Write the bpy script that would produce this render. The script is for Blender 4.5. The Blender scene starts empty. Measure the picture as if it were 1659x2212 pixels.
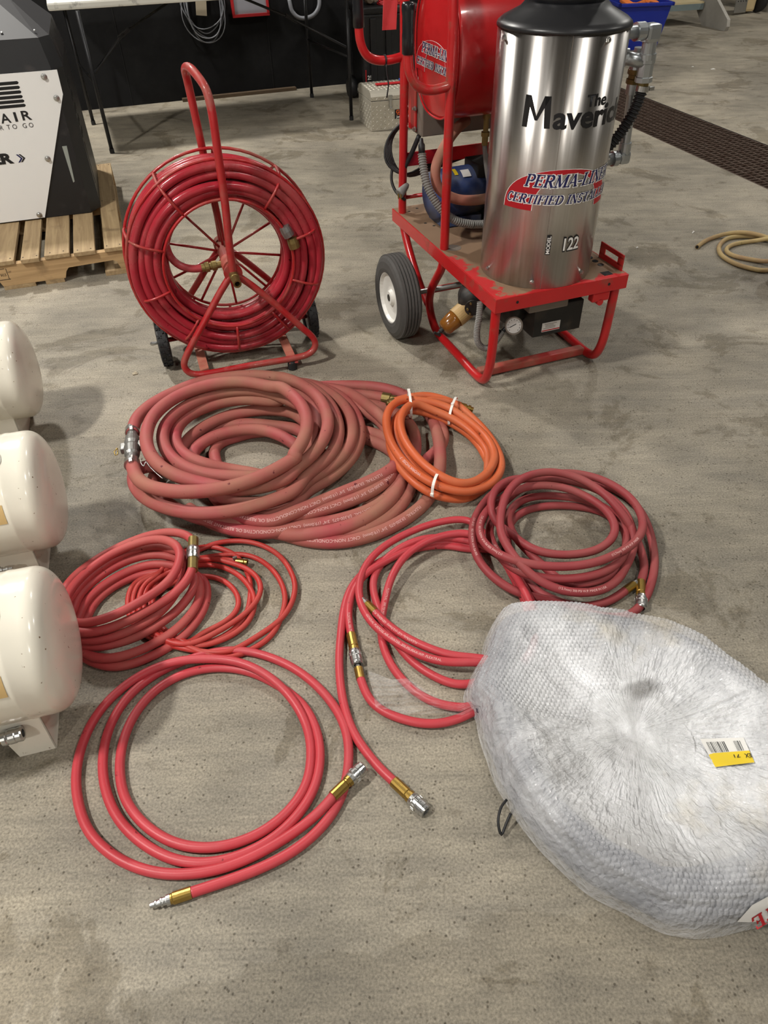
import bpy, bmesh, math, random
import numpy as np
from mathutils import Vector, Matrix
random.seed(7); np.random.seed(7)
SC = bpy.context.scene
COL = SC.collection
# ---------------------------------------------------------------- camera
W_PX, H_PX, F_PX = 1659.0, 2212.0, 1560.0
PITCH = math.radians(41.65); ROLL = math.atan2(40, 1754); CAM_H = 1.45
fw = np.array([0, math.cos(PITCH), -math.sin(PITCH)])
r0 = np.array([1.0, 0, 0]); d0 = np.array([0, -math.sin(PITCH), -math.cos(PITCH)])
RT = math.cos(ROLL) * r0 + math.sin(ROLL) * d0
DN = math.cos(ROLL) * d0 - math.sin(ROLL) * r0
CAM = np.array([0, 0, CAM_H])
cd = bpy.data.cameras.new('camera'); cam = bpy.data.objects.new('camera', cd); COL.objects.link(cam)
cd.sensor_fit = 'VERTICAL'; cd.sensor_height = 36.0; cd.lens = F_PX / H_PX * 36.0; cd.clip_start = 0.02; cd.clip_end = 100
m = Matrix.Identity(4)
for i in range(3):
    m[i][0] = RT[i]; m[i][1] = -DN[i]; m[i][2] = -fw[i]; m[i][3] = CAM[i]
cam.matrix_world = m
SC.camera = cam
# ---------------------------------------------------------------- world, lights, exposure
wd = bpy.data.worlds.new('world'); SC.world = wd; wd.use_nodes = True
bgn = wd.node_tree.nodes['Background']; bgn.inputs[0].default_value = (0.86, 0.88, 0.92, 1); bgn.inputs[1].default_value = 0.03
SC.view_settings.view_transform = 'Standard'; SC.view_settings.look = 'None'
SC.view_settings.gamma = 1.0; SC.view_settings.use_curve_mapping = False
SC.view_settings.exposure = 0.52
for k_, v_ in dict(max_bounces=5, diffuse_bounces=3, glossy_bounces=3, transmission_bounces=2, transparent_max_bounces=6, caustics_reflective=False, caustics_refractive=False).items():
    setattr(SC.cycles, k_, v_)
SC.cycles.use_adaptive_sampling = True; SC.cycles.adaptive_threshold = 0.035; SC.cycles.adaptive_min_samples = 12
def area(name, loc, size, power, col=(1, 0.965, 0.9), tgt=None):
    l = bpy.data.lights.new(name, 'AREA'); l.shape = 'RECTANGLE'; l.size, l.size_y = size; l.energy = power; l.color = col
    o = bpy.data.objects.new(name, l); COL.objects.link(o); o.location = loc
    if tgt is not None:
        o.rotation_euler = (Vector(tgt) - Vector(loc)).to_track_quat('-Z', 'Y').to_euler()
    return o
# the shop's high-bay fixtures: two rows of long tubes under the roof
for lx, ly, pw in ((-2.9, 0.4, 185), (-3.0, 5.7, 185), (2.4, 0.3, 42), (2.4, 6.0, 50), (-2.9, -4.4, 120), (2.4, -4.4, 60), (6.0, 3.0, 55), (6.0, 9.0, 80), (-3.0, 10.5, 40)):
    area('high_bay_light', (lx, ly, 4.6), (0.22, 0.55), pw)
# ---------------------------------------------------------------- back-projection of photo pixels on world planes
def ray(px, py): return fw + RT * (px - W_PX / 2) / F_PX + DN * (py - H_PX / 2) / F_PX
def P(px, py, z=0.0):
    d = ray(px, py); return CAM + d * ((z - CAM_H) / d[2])
# ---------------------------------------------------------------- materials
MATS = {}
def newmat(name):
    mt = bpy.data.materials.new(name); mt.use_nodes = True; MATS[name] = mt
    nt = mt.node_tree; return mt, nt, nt.nodes['Principled BSDF']
def N(nt, kind, **kw):
    n = nt.nodes.new(kind)
    for k, v in kw.items():
        if k.startswith('i_'):
            key = k[2:]; key = int(key) if key.isdigit() else key
            n.inputs[key].default_value = v
        else: setattr(n, k, v)
    return n
def rgba(c): return (c[0], c[1], c[2], 1)
def s2l(r, g, b):
    f = lambda x: (x / 255) / 12.92 if x / 255 <= 0.04045 else ((x / 255 + 0.055) / 1.055) ** 2.4
    return (f(r), f(g), f(b))
def noise(nt, co, scale, detail=4, rough=0.55, dist=0.0):
    n = N(nt, 'ShaderNodeTexNoise'); n.inputs['Scale'].default_value = scale; n.inputs['Detail'].default_value = detail
    n.inputs['Roughness'].default_value = rough; n.inputs['Distortion'].default_value = dist
    nt.links.new(co, n.inputs['Vector']); return n.outputs['Fac']
def ramp(nt, fac, p0, p1, c0=(0, 0, 0), c1=(1, 1, 1)):
    r = N(nt, 'ShaderNodeValToRGB'); e = r.color_ramp.elements
    e[0].position, e[1].position = p0, p1; e[0].color, e[1].color = rgba(c0), rgba(c1)
    nt.links.new(fac, r.inputs[0]); return r.outputs[0]
def mix(nt, fac, a, b, mode='MIX'):
    mx = N(nt, 'ShaderNodeMix', data_type='RGBA', blend_type=mode)
    if isinstance(fac, (int, float)): mx.inputs[0].default_value = fac
    else: nt.links.new(fac, mx.inputs[0])
    for i, x in ((6, a), (7, b)):
        if isinstance(x, tuple): mx.inputs[i].default_value = rgba(x)
        else: nt.links.new(x, mx.inputs[i])
    return mx.outputs[2]
def bump(nt, bsdf, h, strength=0.3, dist=0.01):
    b = N(nt, 'ShaderNodeBump'); b.inputs['Strength'].default_value = strength; b.inputs['Distance'].default_value = dist
    nt.links.new(h, b.inputs['Height']); nt.links.new(b.outputs[0], bsdf.inputs['Normal'])
def simple(name, col, rough=0.5, metal=0.0, var=0.0, vscale=20, dirt=None, dirt_amt=0.0, dscale=6, bumpamt=0.0, bscale=120, coat=0.0, emis=None):
    mt, nt, b = newmat(name)
    b.inputs['Roughness'].default_value = rough; b.inputs['Metallic'].default_value = metal
    b.inputs['Base Color'].default_value = rgba(col)
    if coat: b.inputs['Coat Weight'].default_value = coat; b.inputs['Coat Roughness'].default_value = 0.1
    co = N(nt, 'ShaderNodeTexCoord').outputs['Object']; c = None
    if var or dirt:
        c = col
        if var:
            f = noise(nt, co, vscale, 5)
            c = mix(nt, f, tuple(x * (1 - var) for x in col), tuple(min(1, x * (1 + var)) for x in col))
        if dirt:
            f2 = ramp(nt, noise(nt, co, dscale, 6, 0.65), 0.62 - 0.45 * dirt_amt, 0.78 - 0.2 * dirt_amt)
            c = mix(nt, f2, c, dirt)
            rr = ramp(nt, f2, 0, 1, (rough,) * 3, (min(1, rough + 0.4),) * 3); nt.links.new(rr, b.inputs['Roughness'])
        nt.links.new(c, b.inputs['Base Color'])
    if bumpamt:
        bump(nt, b, noise(nt, co, bscale, 3), bumpamt, 0.002)
    return mt
# ---------------------------------------------------------------- mesh builder
def catmull(pts, step=0.01, closed=False):
    p = [np.array(q, float) for q in pts]; n = len(p); out = []
    rng = range(n if closed else n - 1)
    for i in rng:
        if closed: a, b, c, d = p[(i - 1) % n], p[i], p[(i + 1) % n], p[(i + 2) % n]
        else:
            b, c = p[i], p[i + 1]; a = p[i - 1] if i > 0 else 2 * b - c; d = p[i + 2] if i + 2 < n else 2 * c - b
        t0 = 0.0; t1 = t0 + max(np.linalg.norm(b - a), 1e-6) ** 0.5; t2 = t1 + max(np.linalg.norm(c - b), 1e-6) ** 0.5; t3 = t2 + max(np.linalg.norm(d - c), 1e-6) ** 0.5
        k = max(1, int(np.linalg.norm(c - b) / step))
        for j in range(k):
            t = t1 + (t2 - t1) * j / k
            A1 = (t1 - t) / (t1 - t0) * a + (t - t0) / (t1 - t0) * b; A2 = (t2 - t) / (t2 - t1) * b + (t - t1) / (t2 - t1) * c
            A3 = (t3 - t) / (t3 - t2) * c + (t - t2) / (t3 - t2) * d
            B1 = (t2 - t) / (t2 - t0) * A1 + (t - t0) / (t2 - t0) * A2; B2 = (t3 - t) / (t3 - t1) * A2 + (t - t1) / (t3 - t1) * A3
            out.append((t2 - t) / (t2 - t1) * B1 + (t - t1) / (t2 - t1) * B2)
    if not closed: out.append(p[-1])
    return np.array(out)
def resample(q, step):
    d = np.r_[0, np.cumsum(np.linalg.norm(np.diff(q, axis=0), axis=1))]; n = max(2, int(d[-1] / step) + 1); s = np.linspace(0, d[-1], n)
    return np.stack([np.interp(s, d, q[:, k]) for k in range(3)], 1)
def smooth(q, it):
    q = q.copy()
    for _ in range(it): q[1:-1] = 0.5 * q[1:-1] + 0.25 * (q[:-2] + q[2:])
    return q
def frames(q):
    t = np.gradient(q, axis=0); t /= np.linalg.norm(t, axis=1)[:, None] + 1e-12
    up = np.array([0, 0, 1.0]) if abs(t[0][2]) < 0.9 else np.array([1.0, 0, 0])
    ns = []; n = up - t[0] * (up @ t[0]); n /= np.linalg.norm(n)
    for i in range(len(q)):
        n = n - t[i] * (n @ t[i]); n /= np.linalg.norm(n) + 1e-12; ns.append(n)
    ns = np.array(ns); return t, ns, np.cross(t, ns)
class MB:
    def __init__(s): s.v = []; s.f = []; s.sm = []
    def add(s, vs, fs, smooth=False):
        o = len(s.v); s.v.extend([tuple(map(float, x)) for x in vs]); s.f.extend([tuple(i + o for i in f) for f in fs]); s.sm.extend([smooth] * len(fs)); return s
    def box(s, c, d, rz=0.0, M=None, bev=0.0):
        x, y, z = d[0] / 2, d[1] / 2, d[2] / 2
        R = Matrix.Translation(c) @ (M if M is not None else Matrix.Rotation(rz, 4, 'Z'))
        if bev <= 0:
            vs = [R @ Vector(p) for p in ((-x, -y, -z), (x, -y, -z), (x, y, -z), (-x, y, -z), (-x, -y, z), (x, -y, z), (x, y, z), (-x, y, z))]
            return s.add(vs, [(3, 2, 1, 0), (4, 5, 6, 7), (0, 1, 5, 4), (1, 2, 6, 5), (2, 3, 7, 6), (3, 0, 4, 7)])
        bm = bmesh.new(); bmesh.ops.create_cube(bm, size=1.0, matrix=Matrix.Diagonal((d[0], d[1], d[2], 1)))
        bmesh.ops.bevel(bm, geom=bm.edges[:], offset=bev, segments=2, profile=0.6, affect='EDGES')
        bm.verts.index_update(); vs = [R @ v.co for v in bm.verts]; fs = [tuple(v.index for v in f.verts) for f in bm.faces]; bm.free()
        return s.add(vs, fs, False)
    def tube(s, pts, r, seg=10, spline=True, closed=False, step=0.01, caps=True, it=0):
        q = catmull(pts, step, closed) if spline else np.array(pts, float)
        if it: q = smooth(q, it)
        if closed and not spline: pass
        n = len(q)
        if closed:
            t = np.roll(q, -1, 0) - np.roll(q, 1, 0); t /= np.linalg.norm(t, axis=1)[:, None]
            up = np.array([0, 0, 1.0]); c0 = q.mean(0)
            # stable normal from the loop's own plane
            k = np.cross(q[0] - c0, q[n // 4] - c0); k /= np.linalg.norm(k) + 1e-12
            nn = k[None] - t * (t @ k)[:, None]; nn /= np.linalg.norm(nn, axis=1)[:, None]; bb = np.cross(t, nn)
        else: t, nn, bb = frames(q)
        rr = np.full(n, r) if np.isscalar(r) else np.interp(np.linspace(0, 1, n), np.linspace(0, 1, len(r)), r)
        an = np.linspace(0, 2 * np.pi, seg, endpoint=False)
        V = q[:, None] + rr[:, None, None] * (np.cos(an)[None, :, None] * nn[:, None] + np.sin(an)[None, :, None] * bb[:, None])
        fs = []; m = n if closed else n - 1
        for i in range(m):
            a, b = i * seg, ((i + 1) % n) * seg
            for j in range(seg):
                k = (j + 1) % seg; fs.append((a + j, a + k, b + k, b + j))
        s.add(V.reshape(-1, 3), fs, True)
        if caps and not closed:
            o = len(s.v) - n * seg
            s.f.append(tuple(o + j for j in range(seg))[::-1]); s.sm.append(False)
            s.f.append(tuple(o + (n - 1) * seg + j for j in range(seg))); s.sm.append(False)
        return s
    def lathe(s, prof, origin, axis, seg=24, smooth=True, x_axis=None, cap=True):
        """prof: (distance along axis, radius) pairs"""
        ax = Vector(axis).normalized(); ref = Vector(x_axis) if x_axis is not None else (Vector((0, 0, 1)) if abs(ax.z) < 0.9 else Vector((1, 0, 0)))
        e1 = (ref - ax * ref.dot(ax)).normalized(); e2 = ax.cross(e1); o = Vector(origin); vs = []; fs = []
        for h, r in prof:
            for j in range(seg):
                a = 2 * math.pi * j / seg; vs.append(o + ax * h + (e1 * math.cos(a) + e2 * math.sin(a)) * r)
        for i in range(len(prof) - 1):
            for j in range(seg):
                k = (j + 1) % seg; fs.append((i * seg + j, i * seg + k, (i + 1) * seg + k, (i + 1) * seg + j))
        s.add(vs, fs, smooth)
        if cap:
            b = len(s.v) - len(vs)
            if prof[0][1] > 1e-5: s.f.append(tuple(b + j for j in range(seg))[::-1]); s.sm.append(False)
            if prof[-1][1] > 1e-5: s.f.append(tuple(b + (len(prof) - 1) * seg + j for j in range(seg))); s.sm.append(False)
        return s
    def cyl(s, p, q, r, seg=16, r2=None):
        p, q = Vector(p), Vector(q); h = (q - p).length
        return s.lathe([(0, r), (h, r if r2 is None else r2)], p, q - p, seg)
    def prism(s, poly, M, t):
        """poly in local xy, extruded along local +z by t, placed by matrix M"""
        n = len(poly); vs = [M @ Vector((x, y, 0)) for x, y in poly] + [M @ Vector((x, y, t)) for x, y in poly]
        fs = [tuple(range(n))[::-1], tuple(range(n, 2 * n))] + [(i, (i + 1) % n, n + (i + 1) % n, n + i) for i in range(n)]
        return s.add(vs, fs)
    def build(s, name, mat, parent=None, rel=False, **tags):
        """rel: vertices are world coordinates, parent is an unrotated empty"""
        me = bpy.data.meshes.new(name); vs = s.v
        if rel and parent is not None:
            l = parent['_w'] if '_w' in parent else parent.location
            vs = [(a - l[0], b - l[1], c - l[2]) for a, b, c in vs]
        me.from_pydata(vs, [], s.f); me.polygons.foreach_set('use_smooth', s.sm)
        if mat: me.materials.append(MATS[mat] if isinstance(mat, str) else mat)
        me.update(); me.validate()
        o = bpy.data.objects.new(name, me); COL.objects.link(o)
        if parent is not None: o.parent = parent
        for k, v in tags.items(): o[k] = v
        return o
def thing(name, label, cat, loc=(0, 0, 0), rz=0.0, group=None):
    o = bpy.data.objects.new(name, None); COL.objects.link(o); o.location = loc; o.rotation_euler = (0, 0, rz); o.empty_display_size = 0.05
    o['label'] = label; o['category'] = cat
    if group: o['group'] = group
    return o
def tag(o, label, cat, group=None):
    o['label'] = label; o['category'] = cat
    if group: o['group'] = group
    return o
def pset(o): pass
# ---------------------------------------------------------------- lettering
_tc = {}
def text_faces(txt, bold=0.0):
    """verts (u, v) and faces of a line of text, cap height 1, starting at u = 0"""
    key = (txt, bold)
    if key in _tc: return _tc[key]
    cu = bpy.data.curves.new('t', 'FONT'); cu.body = txt; cu.size = 1.0; cu.offset = bold; cu.resolution_u = 3; cu.fill_mode = 'BOTH'
    ob = bpy.data.objects.new('t', cu); COL.objects.link(ob)
    dg = bpy.context.evaluated_depsgraph_get(); dg.update()
    me = ob.evaluated_get(dg).to_mesh()
    vs = [(v.co.x, v.co.y) for v in me.vertices]; fs = [tuple(p.vertices) for p in me.polygons]
    ob.evaluated_get(dg).to_mesh_clear(); bpy.data.objects.remove(ob); bpy.data.curves.remove(cu)
    a = np.array(vs); h = 0.73
    a[:, 0] -= a[:, 0].min(); a /= h
    _tc[key] = (a, fs); return _tc[key]
def slice_u(vs, fs, du):
    bm = bmesh.new(); bv = [bm.verts.new((x, y, 0)) for x, y in vs]
    for f in fs:
        try: bm.faces.new([bv[i] for i in f])
        except ValueError: pass
    x0, x1 = min(v[0] for v in vs), max(v[0] for v in vs); k = int((x1 - x0) / du)
    for i in range(1, k + 1):
        bmesh.ops.bisect_plane(bm, geom=bm.verts[:] + bm.edges[:] + bm.faces[:], plane_co=(x0 + i * du, 0, 0), plane_no=(1, 0, 0))
    bm.verts.index_update(); v = np.array([(q.co.x, q.co.y) for q in bm.verts]); f = [tuple(q.index for q in g.verts) for g in bm.faces]; bm.free(); return v, f
# serif italic capitals for the installer decals: strokes (x0,y0,x1,y1,weight) in a 1-high box
def _arc(cx, cy, rx, ry, a0, a1, w, n=8):
    o = []; 
    for i in range(n):
        t0, t1 = math.radians(a0 + (a1 - a0) * i / n), math.radians(a0 + (a1 - a0) * (i + 1) / n)
        o.append((cx + rx * math.cos(t0), cy + ry * math.sin(t0), cx + rx * math.cos(t1), cy + ry * math.sin(t1), w))
    return o
TK, TN = 0.17, 0.075
def _sf(x, y, w=0.30): return (x - w / 2, y, x + w / 2, y, TN)
GLY = {
 'P': (0.68, [(0.15, 0, 0.15, 1, TK), _sf(0.15, 0.03), (0.0, 0.97, 0.4, 0.97, TN), (0.15, 0.48, 0.4, 0.48, TN)] + _arc(0.38, 0.725, 0.2, 0.245, 90, -90, TK * 0.9)),
 'E': (0.70, [(0.15, 0, 0.15, 1, TK), (0, 0.03, 0.6, 0.03, TN), (0, 0.97, 0.58, 0.97, TN), (0.15, 0.52, 0.45, 0.52, TN), (0.6, 0, 0.62, 0.26, TN), (0.57, 1, 0.58, 0.76, TN), (0.45, 0.4, 0.45, 0.64, TN)]),
 'R': (0.76, [(0.15, 0, 0.15, 1, TK), _sf(0.15, 0.03), (0, 0.97, 0.4, 0.97, TN), (0.15, 0.5, 0.4, 0.5, TN), (0.36, 0.5, 0.64, 0.0, TK), (0.6, 0.03, 0.76, 0.03, TN)] + _arc(0.38, 0.735, 0.19, 0.235, 90, -90, TK * 0.9)),
 'M': (0.98, [(0.14, 0, 0.14, 1, TN), (0.14, 1, 0.46, 0.05, TK), (0.46, 0.05, 0.78, 1, TN), (0.8, 0, 0.8, 1, TK), _sf(0.14, 0.03, 0.26), _sf(0.8, 0.03, 0.3), (0.0, 0.97, 0.2, 0.97, TN), (0.74, 0.97, 0.94, 0.97, TN)]),
 'A': (0.76, [(0.08, 0, 0.38, 1, TN), (0.38, 1, 0.66, 0, TK), (0.2, 0.33, 0.56, 0.33, TN), _sf(0.08, 0.03, 0.22), _sf(0.66, 0.03, 0.28)]),
 '-': (0.42, [(0.04, 0.38, 0.36, 0.38, 0.13)]),
 'L': (0.66, [(0.15, 0, 0.15, 1, TK), (0, 0.03, 0.56, 0.03, TN), _sf(0.15, 0.97), (0.56, 0, 0.58, 0.3, TN)]),
 'I': (0.38, [(0.16, 0, 0.16, 1, TK), _sf(0.16, 0.03), _sf(0.16, 0.97)]),
 'N': (0.80, [(0.13, 0, 0.13, 1, TN), (0.13, 1, 0.62, 0.0, TK), (0.64, 0, 0.64, 1, TN), _sf(0.13, 0.03, 0.24), (0.0, 0.97, 0.2, 0.97, TN), _sf(0.64, 0.97, 0.24)]),
 'C': (0.72, _arc(0.38, 0.5, 0.28, 0.48, 55, 305, TK * 0.8, 14) + [(0.56, 0.98, 0.56, 0.72, TN), (0.56, 0.1, 0.6, 0.24, TN)]),
 'T': (0.70, [(0.33, 0, 0.33, 1, TK), _sf(0.33, 0.03), (0.02, 0.97, 0.64, 0.97, TN), (0.03, 1, 0.03, 0.74, TN), (0.63, 1, 0.63, 0.74, TN)]),
 'F': (0.64, [(0.15, 0, 0.15, 1, TK), _sf(0.15, 0.03), (0, 0.97, 0.56, 0.97, TN), (0.15, 0.52, 0.42, 0.52, TN), (0.56, 1, 0.56, 0.76, TN), (0.42, 0.4, 0.42, 0.64, TN)]),
 'D': (0.80, [(0.15, 0, 0.15, 1, TK), (0, 0.03, 0.36, 0.03, TN), (0, 0.97, 0.36, 0.97, TN)] + _arc(0.34, 0.5, 0.31, 0.46, 90, -90, TK * 0.85, 10)),
 'S': (0.60, _arc(0.28, 0.74, 0.19, 0.23, 40, 250, TK * 0.8) + _arc(0.28, 0.27, 0.2, 0.24, 80, -140, TK * 0.8) + [(0.46, 0.98, 0.46, 0.76, TN), (0.07, 0.03, 0.07, 0.26, TN)]),
 ' ': (0.34, []),
}
def serif_text(txt, grow=0.0, shear=0.22):
    vs, fs, x = [], [], 0.0
    for ch in txt:
        w, st = GLY[ch]
        for x0, y0, x1, y1, t in st:
            d = np.array([x1 - x0, y1 - y0]); l = np.linalg.norm(d) + 1e-9; d /= l; n = np.array([-d[1], d[0]]); h = t / 2 + grow; e = grow + 0.01
            a = np.array([x0, y0]) - d * e; b = np.array([x1, y1]) + d * e; o = len(vs)
            for p in (a - n * h, b - n * h, b + n * h, a + n * h): vs.append((x + p[0] + shear * p[1], p[1]))
            fs.append((o, o + 1, o + 2, o + 3))
        x += w
    return np.array(vs), fs, x
# ================================================================ surface materials
def concrete():
    mt, nt, b = newmat('concrete'); co = N(nt, 'ShaderNodeTexCoord').outputs['Object']
    base = mix(nt, ramp(nt, noise(nt, co, 1.1, 4, 0.62, 0.4), 0.32, 0.7), s2l(130, 124, 112), s2l(168, 160, 145))
    big = ramp(nt, noise(nt, co, 0.55, 3, 0.6, 0.8), 0.36, 0.66, (0.74, 0.74, 0.74), (1.18, 1.17, 1.15)); base = mix(nt, 1.0, base, big, 'MULTIPLY')
    mp2 = N(nt, 'ShaderNodeMapping'); mp2.inputs['Scale'].default_value = (1.4, 30, 1); mp2.inputs['Rotation'].default_value = (0, 0, -0.42); nt.links.new(co, mp2.inputs[0])
    broom = ramp(nt, noise(nt, mp2.outputs[0], 3.0, 3, 0.6), 0.3, 0.7, (0.90,) * 3, (1.09,) * 3); base = mix(nt, 1.0, base, broom, 'MULTIPLY')
    mp = N(nt, 'ShaderNodeMapping'); mp.inputs['Scale'].default_value = (1.0, 3.2, 1); mp.inputs['Rotation'].default_value = (0, 0, 0.3)
    nt.links.new(co, mp.inputs[0])
    streak = ramp(nt, noise(nt, mp.outputs[0], 4.5, 4, 0.66), 0.34, 0.7, (0.80, 0.80, 0.80), (1.12, 1.11, 1.08))
    base = mix(nt, 1.0, base, streak, 'MULTIPLY')
    # damp dark patches with ragged edges
    pat = ramp(nt, noise(nt, co, 2.3, 6, 0.70, 0.6), 0.55, 0.585)
    base = mix(nt, 1.0, base, ramp(nt, pat, 0, 1, (1, 1, 1), (0.72, 0.70, 0.66)), 'MULTIPLY')
    pat2 = ramp(nt, noise(nt, co, 8.0, 4, 0.62), 0.60, 0.70)
    base = mix(nt, 1.0, base, ramp(nt, pat2, 0, 1, (1, 1, 1), (0.70, 0.68, 0.65)), 'MULTIPLY')
    # old damp stain nearest the camera: everything on the near side of a ragged edge is a little darker
    e0, e1 = P(560, 2085)[:2], P(1240, 1945)[:2]; en = np.array([e1[1] - e0[1], -(e1[0] - e0[0])]); en /= np.linalg.norm(en)
    vd = N(nt, 'ShaderNodeVectorMath', operation='DOT_PRODUCT'); vd.inputs[1].default_value = (en[0], en[1], 0); nt.links.new(co, vd.inputs[0])
    ma = N(nt, 'ShaderNodeMath', operation='MULTIPLY_ADD'); ma.inputs[1].default_value = 0.22; ma.inputs[2].default_value = -float(en @ e0) - 0.11; nt.links.new(noise(nt, co, 6.5, 5, 0.7), ma.inputs[0])
    sm = N(nt, 'ShaderNodeMath', operation='ADD'); nt.links.new(vd.outputs['Value'], sm.inputs[0]); nt.links.new(ma.outputs[0], sm.inputs[1])
    base = mix(nt, 1.0, base, ramp(nt, sm.outputs[0], 0.0, 0.012, (1, 1, 1), (0.84, 0.83, 0.81)), 'MULTIPLY')
    # fine sand speckle
    sp = ramp(nt, noise(nt, co, 200, 2, 0.6), 0.3, 0.7, (0.66,) * 3, (1.28,) * 3)
    base = mix(nt, 1.0, base, sp, 'MULTIPLY')
    # pits
    vo = N(nt, 'ShaderNodeTexVoronoi'); vo.inputs['Scale'].default_value = 75; nt.links.new(co, vo.inputs['Vector'])
    pit = ramp(nt, vo.outputs['Distance'], 0.12, 0.24)
    gate = ramp(nt, noise(nt, co, 26, 2), 0.46, 0.54)
    pitg = mix(nt, gate, (1, 1, 1), pit)
    base = mix(nt, 1.0, base, ramp(nt, pitg, 0, 1, (0.42, 0.40, 0.37), (1, 1, 1)), 'MULTIPLY')
    nt.links.new(base, b.inputs['Base Color'])
    nt.links.new(ramp(nt, noise(nt, co, 3, 5), 0.3, 0.7, (0.48,) * 3, (0.72,) * 3), b.inputs['Roughness'])
    b.inputs['Specular IOR Level'].default_value = 0.35
    bump(nt, b, mix(nt, 0.5, noise(nt, co, 160, 2), pitg), 0.25, 0.004)
concrete()
simple('wall_black', (0.006, 0.006, 0.0065), 0.8, var=0.5, vscale=9, dirt=(0.016, 0.016, 0.016), dirt_amt=0.25, dscale=3, bumpamt=0.5, bscale=30)
simple('wall_pale', (0.13, 0.13, 0.125), 0.8, var=0.08); simple('wall_light', (0.4, 0.39, 0.37), 0.8, var=0.05)
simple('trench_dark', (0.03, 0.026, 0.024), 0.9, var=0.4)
simple('seam_black', (0.004, 0.004, 0.004), .9)
simple('grate_steel', s2l(96, 80, 70), 0.6, 0.5, var=0.3, vscale=60, dirt=s2l(70, 50, 40), dirt_amt=0.4, dscale=15)
simple('plank_wood', s2l(84, 68, 50), 0.8, var=0.25, vscale=14)
# ================================================================ the setting
def struct(o): o['kind'] = 'structure'; return o
FX0, FX1, FY0, FY1 = -7.0, 8.5, -6.0, 14.0
# trench drain: far edge and near edge (two parallel lines in plan)
dir_d = np.array([2.322 - 1.89, 4.486 - 5.756]); dir_d2 = np.array([2.658 - 2.273, 5.26 - 6.77])
dd = dir_d / np.linalg.norm(dir_d) + dir_d2 / np.linalg.norm(dir_d2); dd /= np.linalg.norm(dd); dn = np.array([-dd[1], dd[0]])   # dn points to the right/back
c_near = np.array([2.1, 5.13]); c_far = np.array([2.46, 6.03]); wid = (c_far - c_near) @ dn
def dpt(a, b, z=0.0): q = c_near + dd * a + dn * b; return (q[0], q[1], z)
def line_at_y(b, y):
    q = c_near + dn * b; t = (y - q[1]) / dd[1]; return q[0] + dd[0] * t
A0, A1 = -3.4, 3.4
# floor: concrete slab with the trench cut out
mb = MB()
n0, n1, f0, f1 = dpt(A0, 0), dpt(A1, 0), dpt(A0, wid), dpt(A1, wid)      # A0 = far end (high y), A1 = near end
yA, yB = max(n0[1], f0[1]), min(n1[1], f1[1])
vs = [(FX0, FY0, 0), (FX1, FY0, 0), (FX1, FY1, 0), (FX0, FY1, 0), n0, n1, f1, f0]
mb.add(vs, [(0, 5, 4, 3), (0, 1, 6, 5), (1, 2, 7, 6), (2, 3, 4, 7)])
d = -0.28
tb = [dpt(A0, 0, d), dpt(A1, 0, d), dpt(A1, wid, d), dpt(A0, wid, d)]
struct(mb.build('floor', 'concrete'))
mb = MB(); mb.add([n0, n1, f1, f0] + tb, [(4, 5, 6, 7), (0, 1, 5, 4), (2, 3, 7, 6), (1, 2, 6, 5), (3, 0, 4, 7)])
struct(mb.build('trim_1', 'trench_dark'))
# grate
gr = thing('drain_grate', 'rusty steel bar grate covering the trench drain in the floor', 'grate', (c_near[0], c_near[1], 0))
def gbar(p, q, w, h, mbx, z):
    p, q = np.array(p[:2]), np.array(q[:2]); c = (p + q) / 2; l = np.linalg.norm(q - p); a = math.atan2(q[1] - p[1], q[0] - p[0])
    mbx.box((c[0], c[1], z), (l, w, h), a)
nb = 11
for i in range(nb):
    b_ = wid * (i + 0.5) / nb if 0 < i < nb - 1 else (0.012 if i == 0 else wid - 0.012)
    mb = MB(); gbar(dpt(A0 + .02, b_), dpt(A1 - .02, b_), 0.007, 0.02, mb, -0.012); mb.build('bearing_bar', 'grate_steel', gr, True)
mb = MB(); k = int((A1 - A0) / 0.042)
for i in range(k):
    a_ = A0 + 0.02 + (A1 - A0 - 0.04) * i / (k - 1); gbar(dpt(a_ , 0.006), dpt(a_ , wid - 0.006), 0.008, 0.02, mb, -0.013)
mb.build('cross_bars', 'grate_steel', gr, True, kind='stuff')
# black painted plywood wall
wa, wb = P(170, 240)[:2], P(760, 180)[:2]; wdv = (wb - wa) / np.linalg.norm(wb - wa); wang = math.atan2(wdv[1], wdv[0]); wnv = np.array([-wdv[1], wdv[0]])
def wpt(s, z=0.0, off=0.0): q = wa + wdv * s - wnv * off; return np.array([q[0], q[1], z])    # off > 0: towards the room
s0, s1 = -2.0, 3.35
mb = MB(); c = wpt((s0 + s1) / 2, 1.35, -0.05); mb.box(c, (s1 - s0, 0.1, 2.7), wang); wl = struct(mb.build('wall_back', 'wall_black'))
for i, sx in enumerate((-0.78, 0.44, 1.66, 2.88)):
    mb = MB(); mb.box(wpt(sx, 1.35, 0.001), (0.006, 0.004, 2.7), wang); mb.build('seam', 'seam_black', wl)
MATS['wall_black'].node_tree.nodes['Principled BSDF'].inputs['Specular IOR Level'].default_value = .25
simple('wall_low', s2l(176, 172, 164), 0.85, var=0.06)
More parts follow.
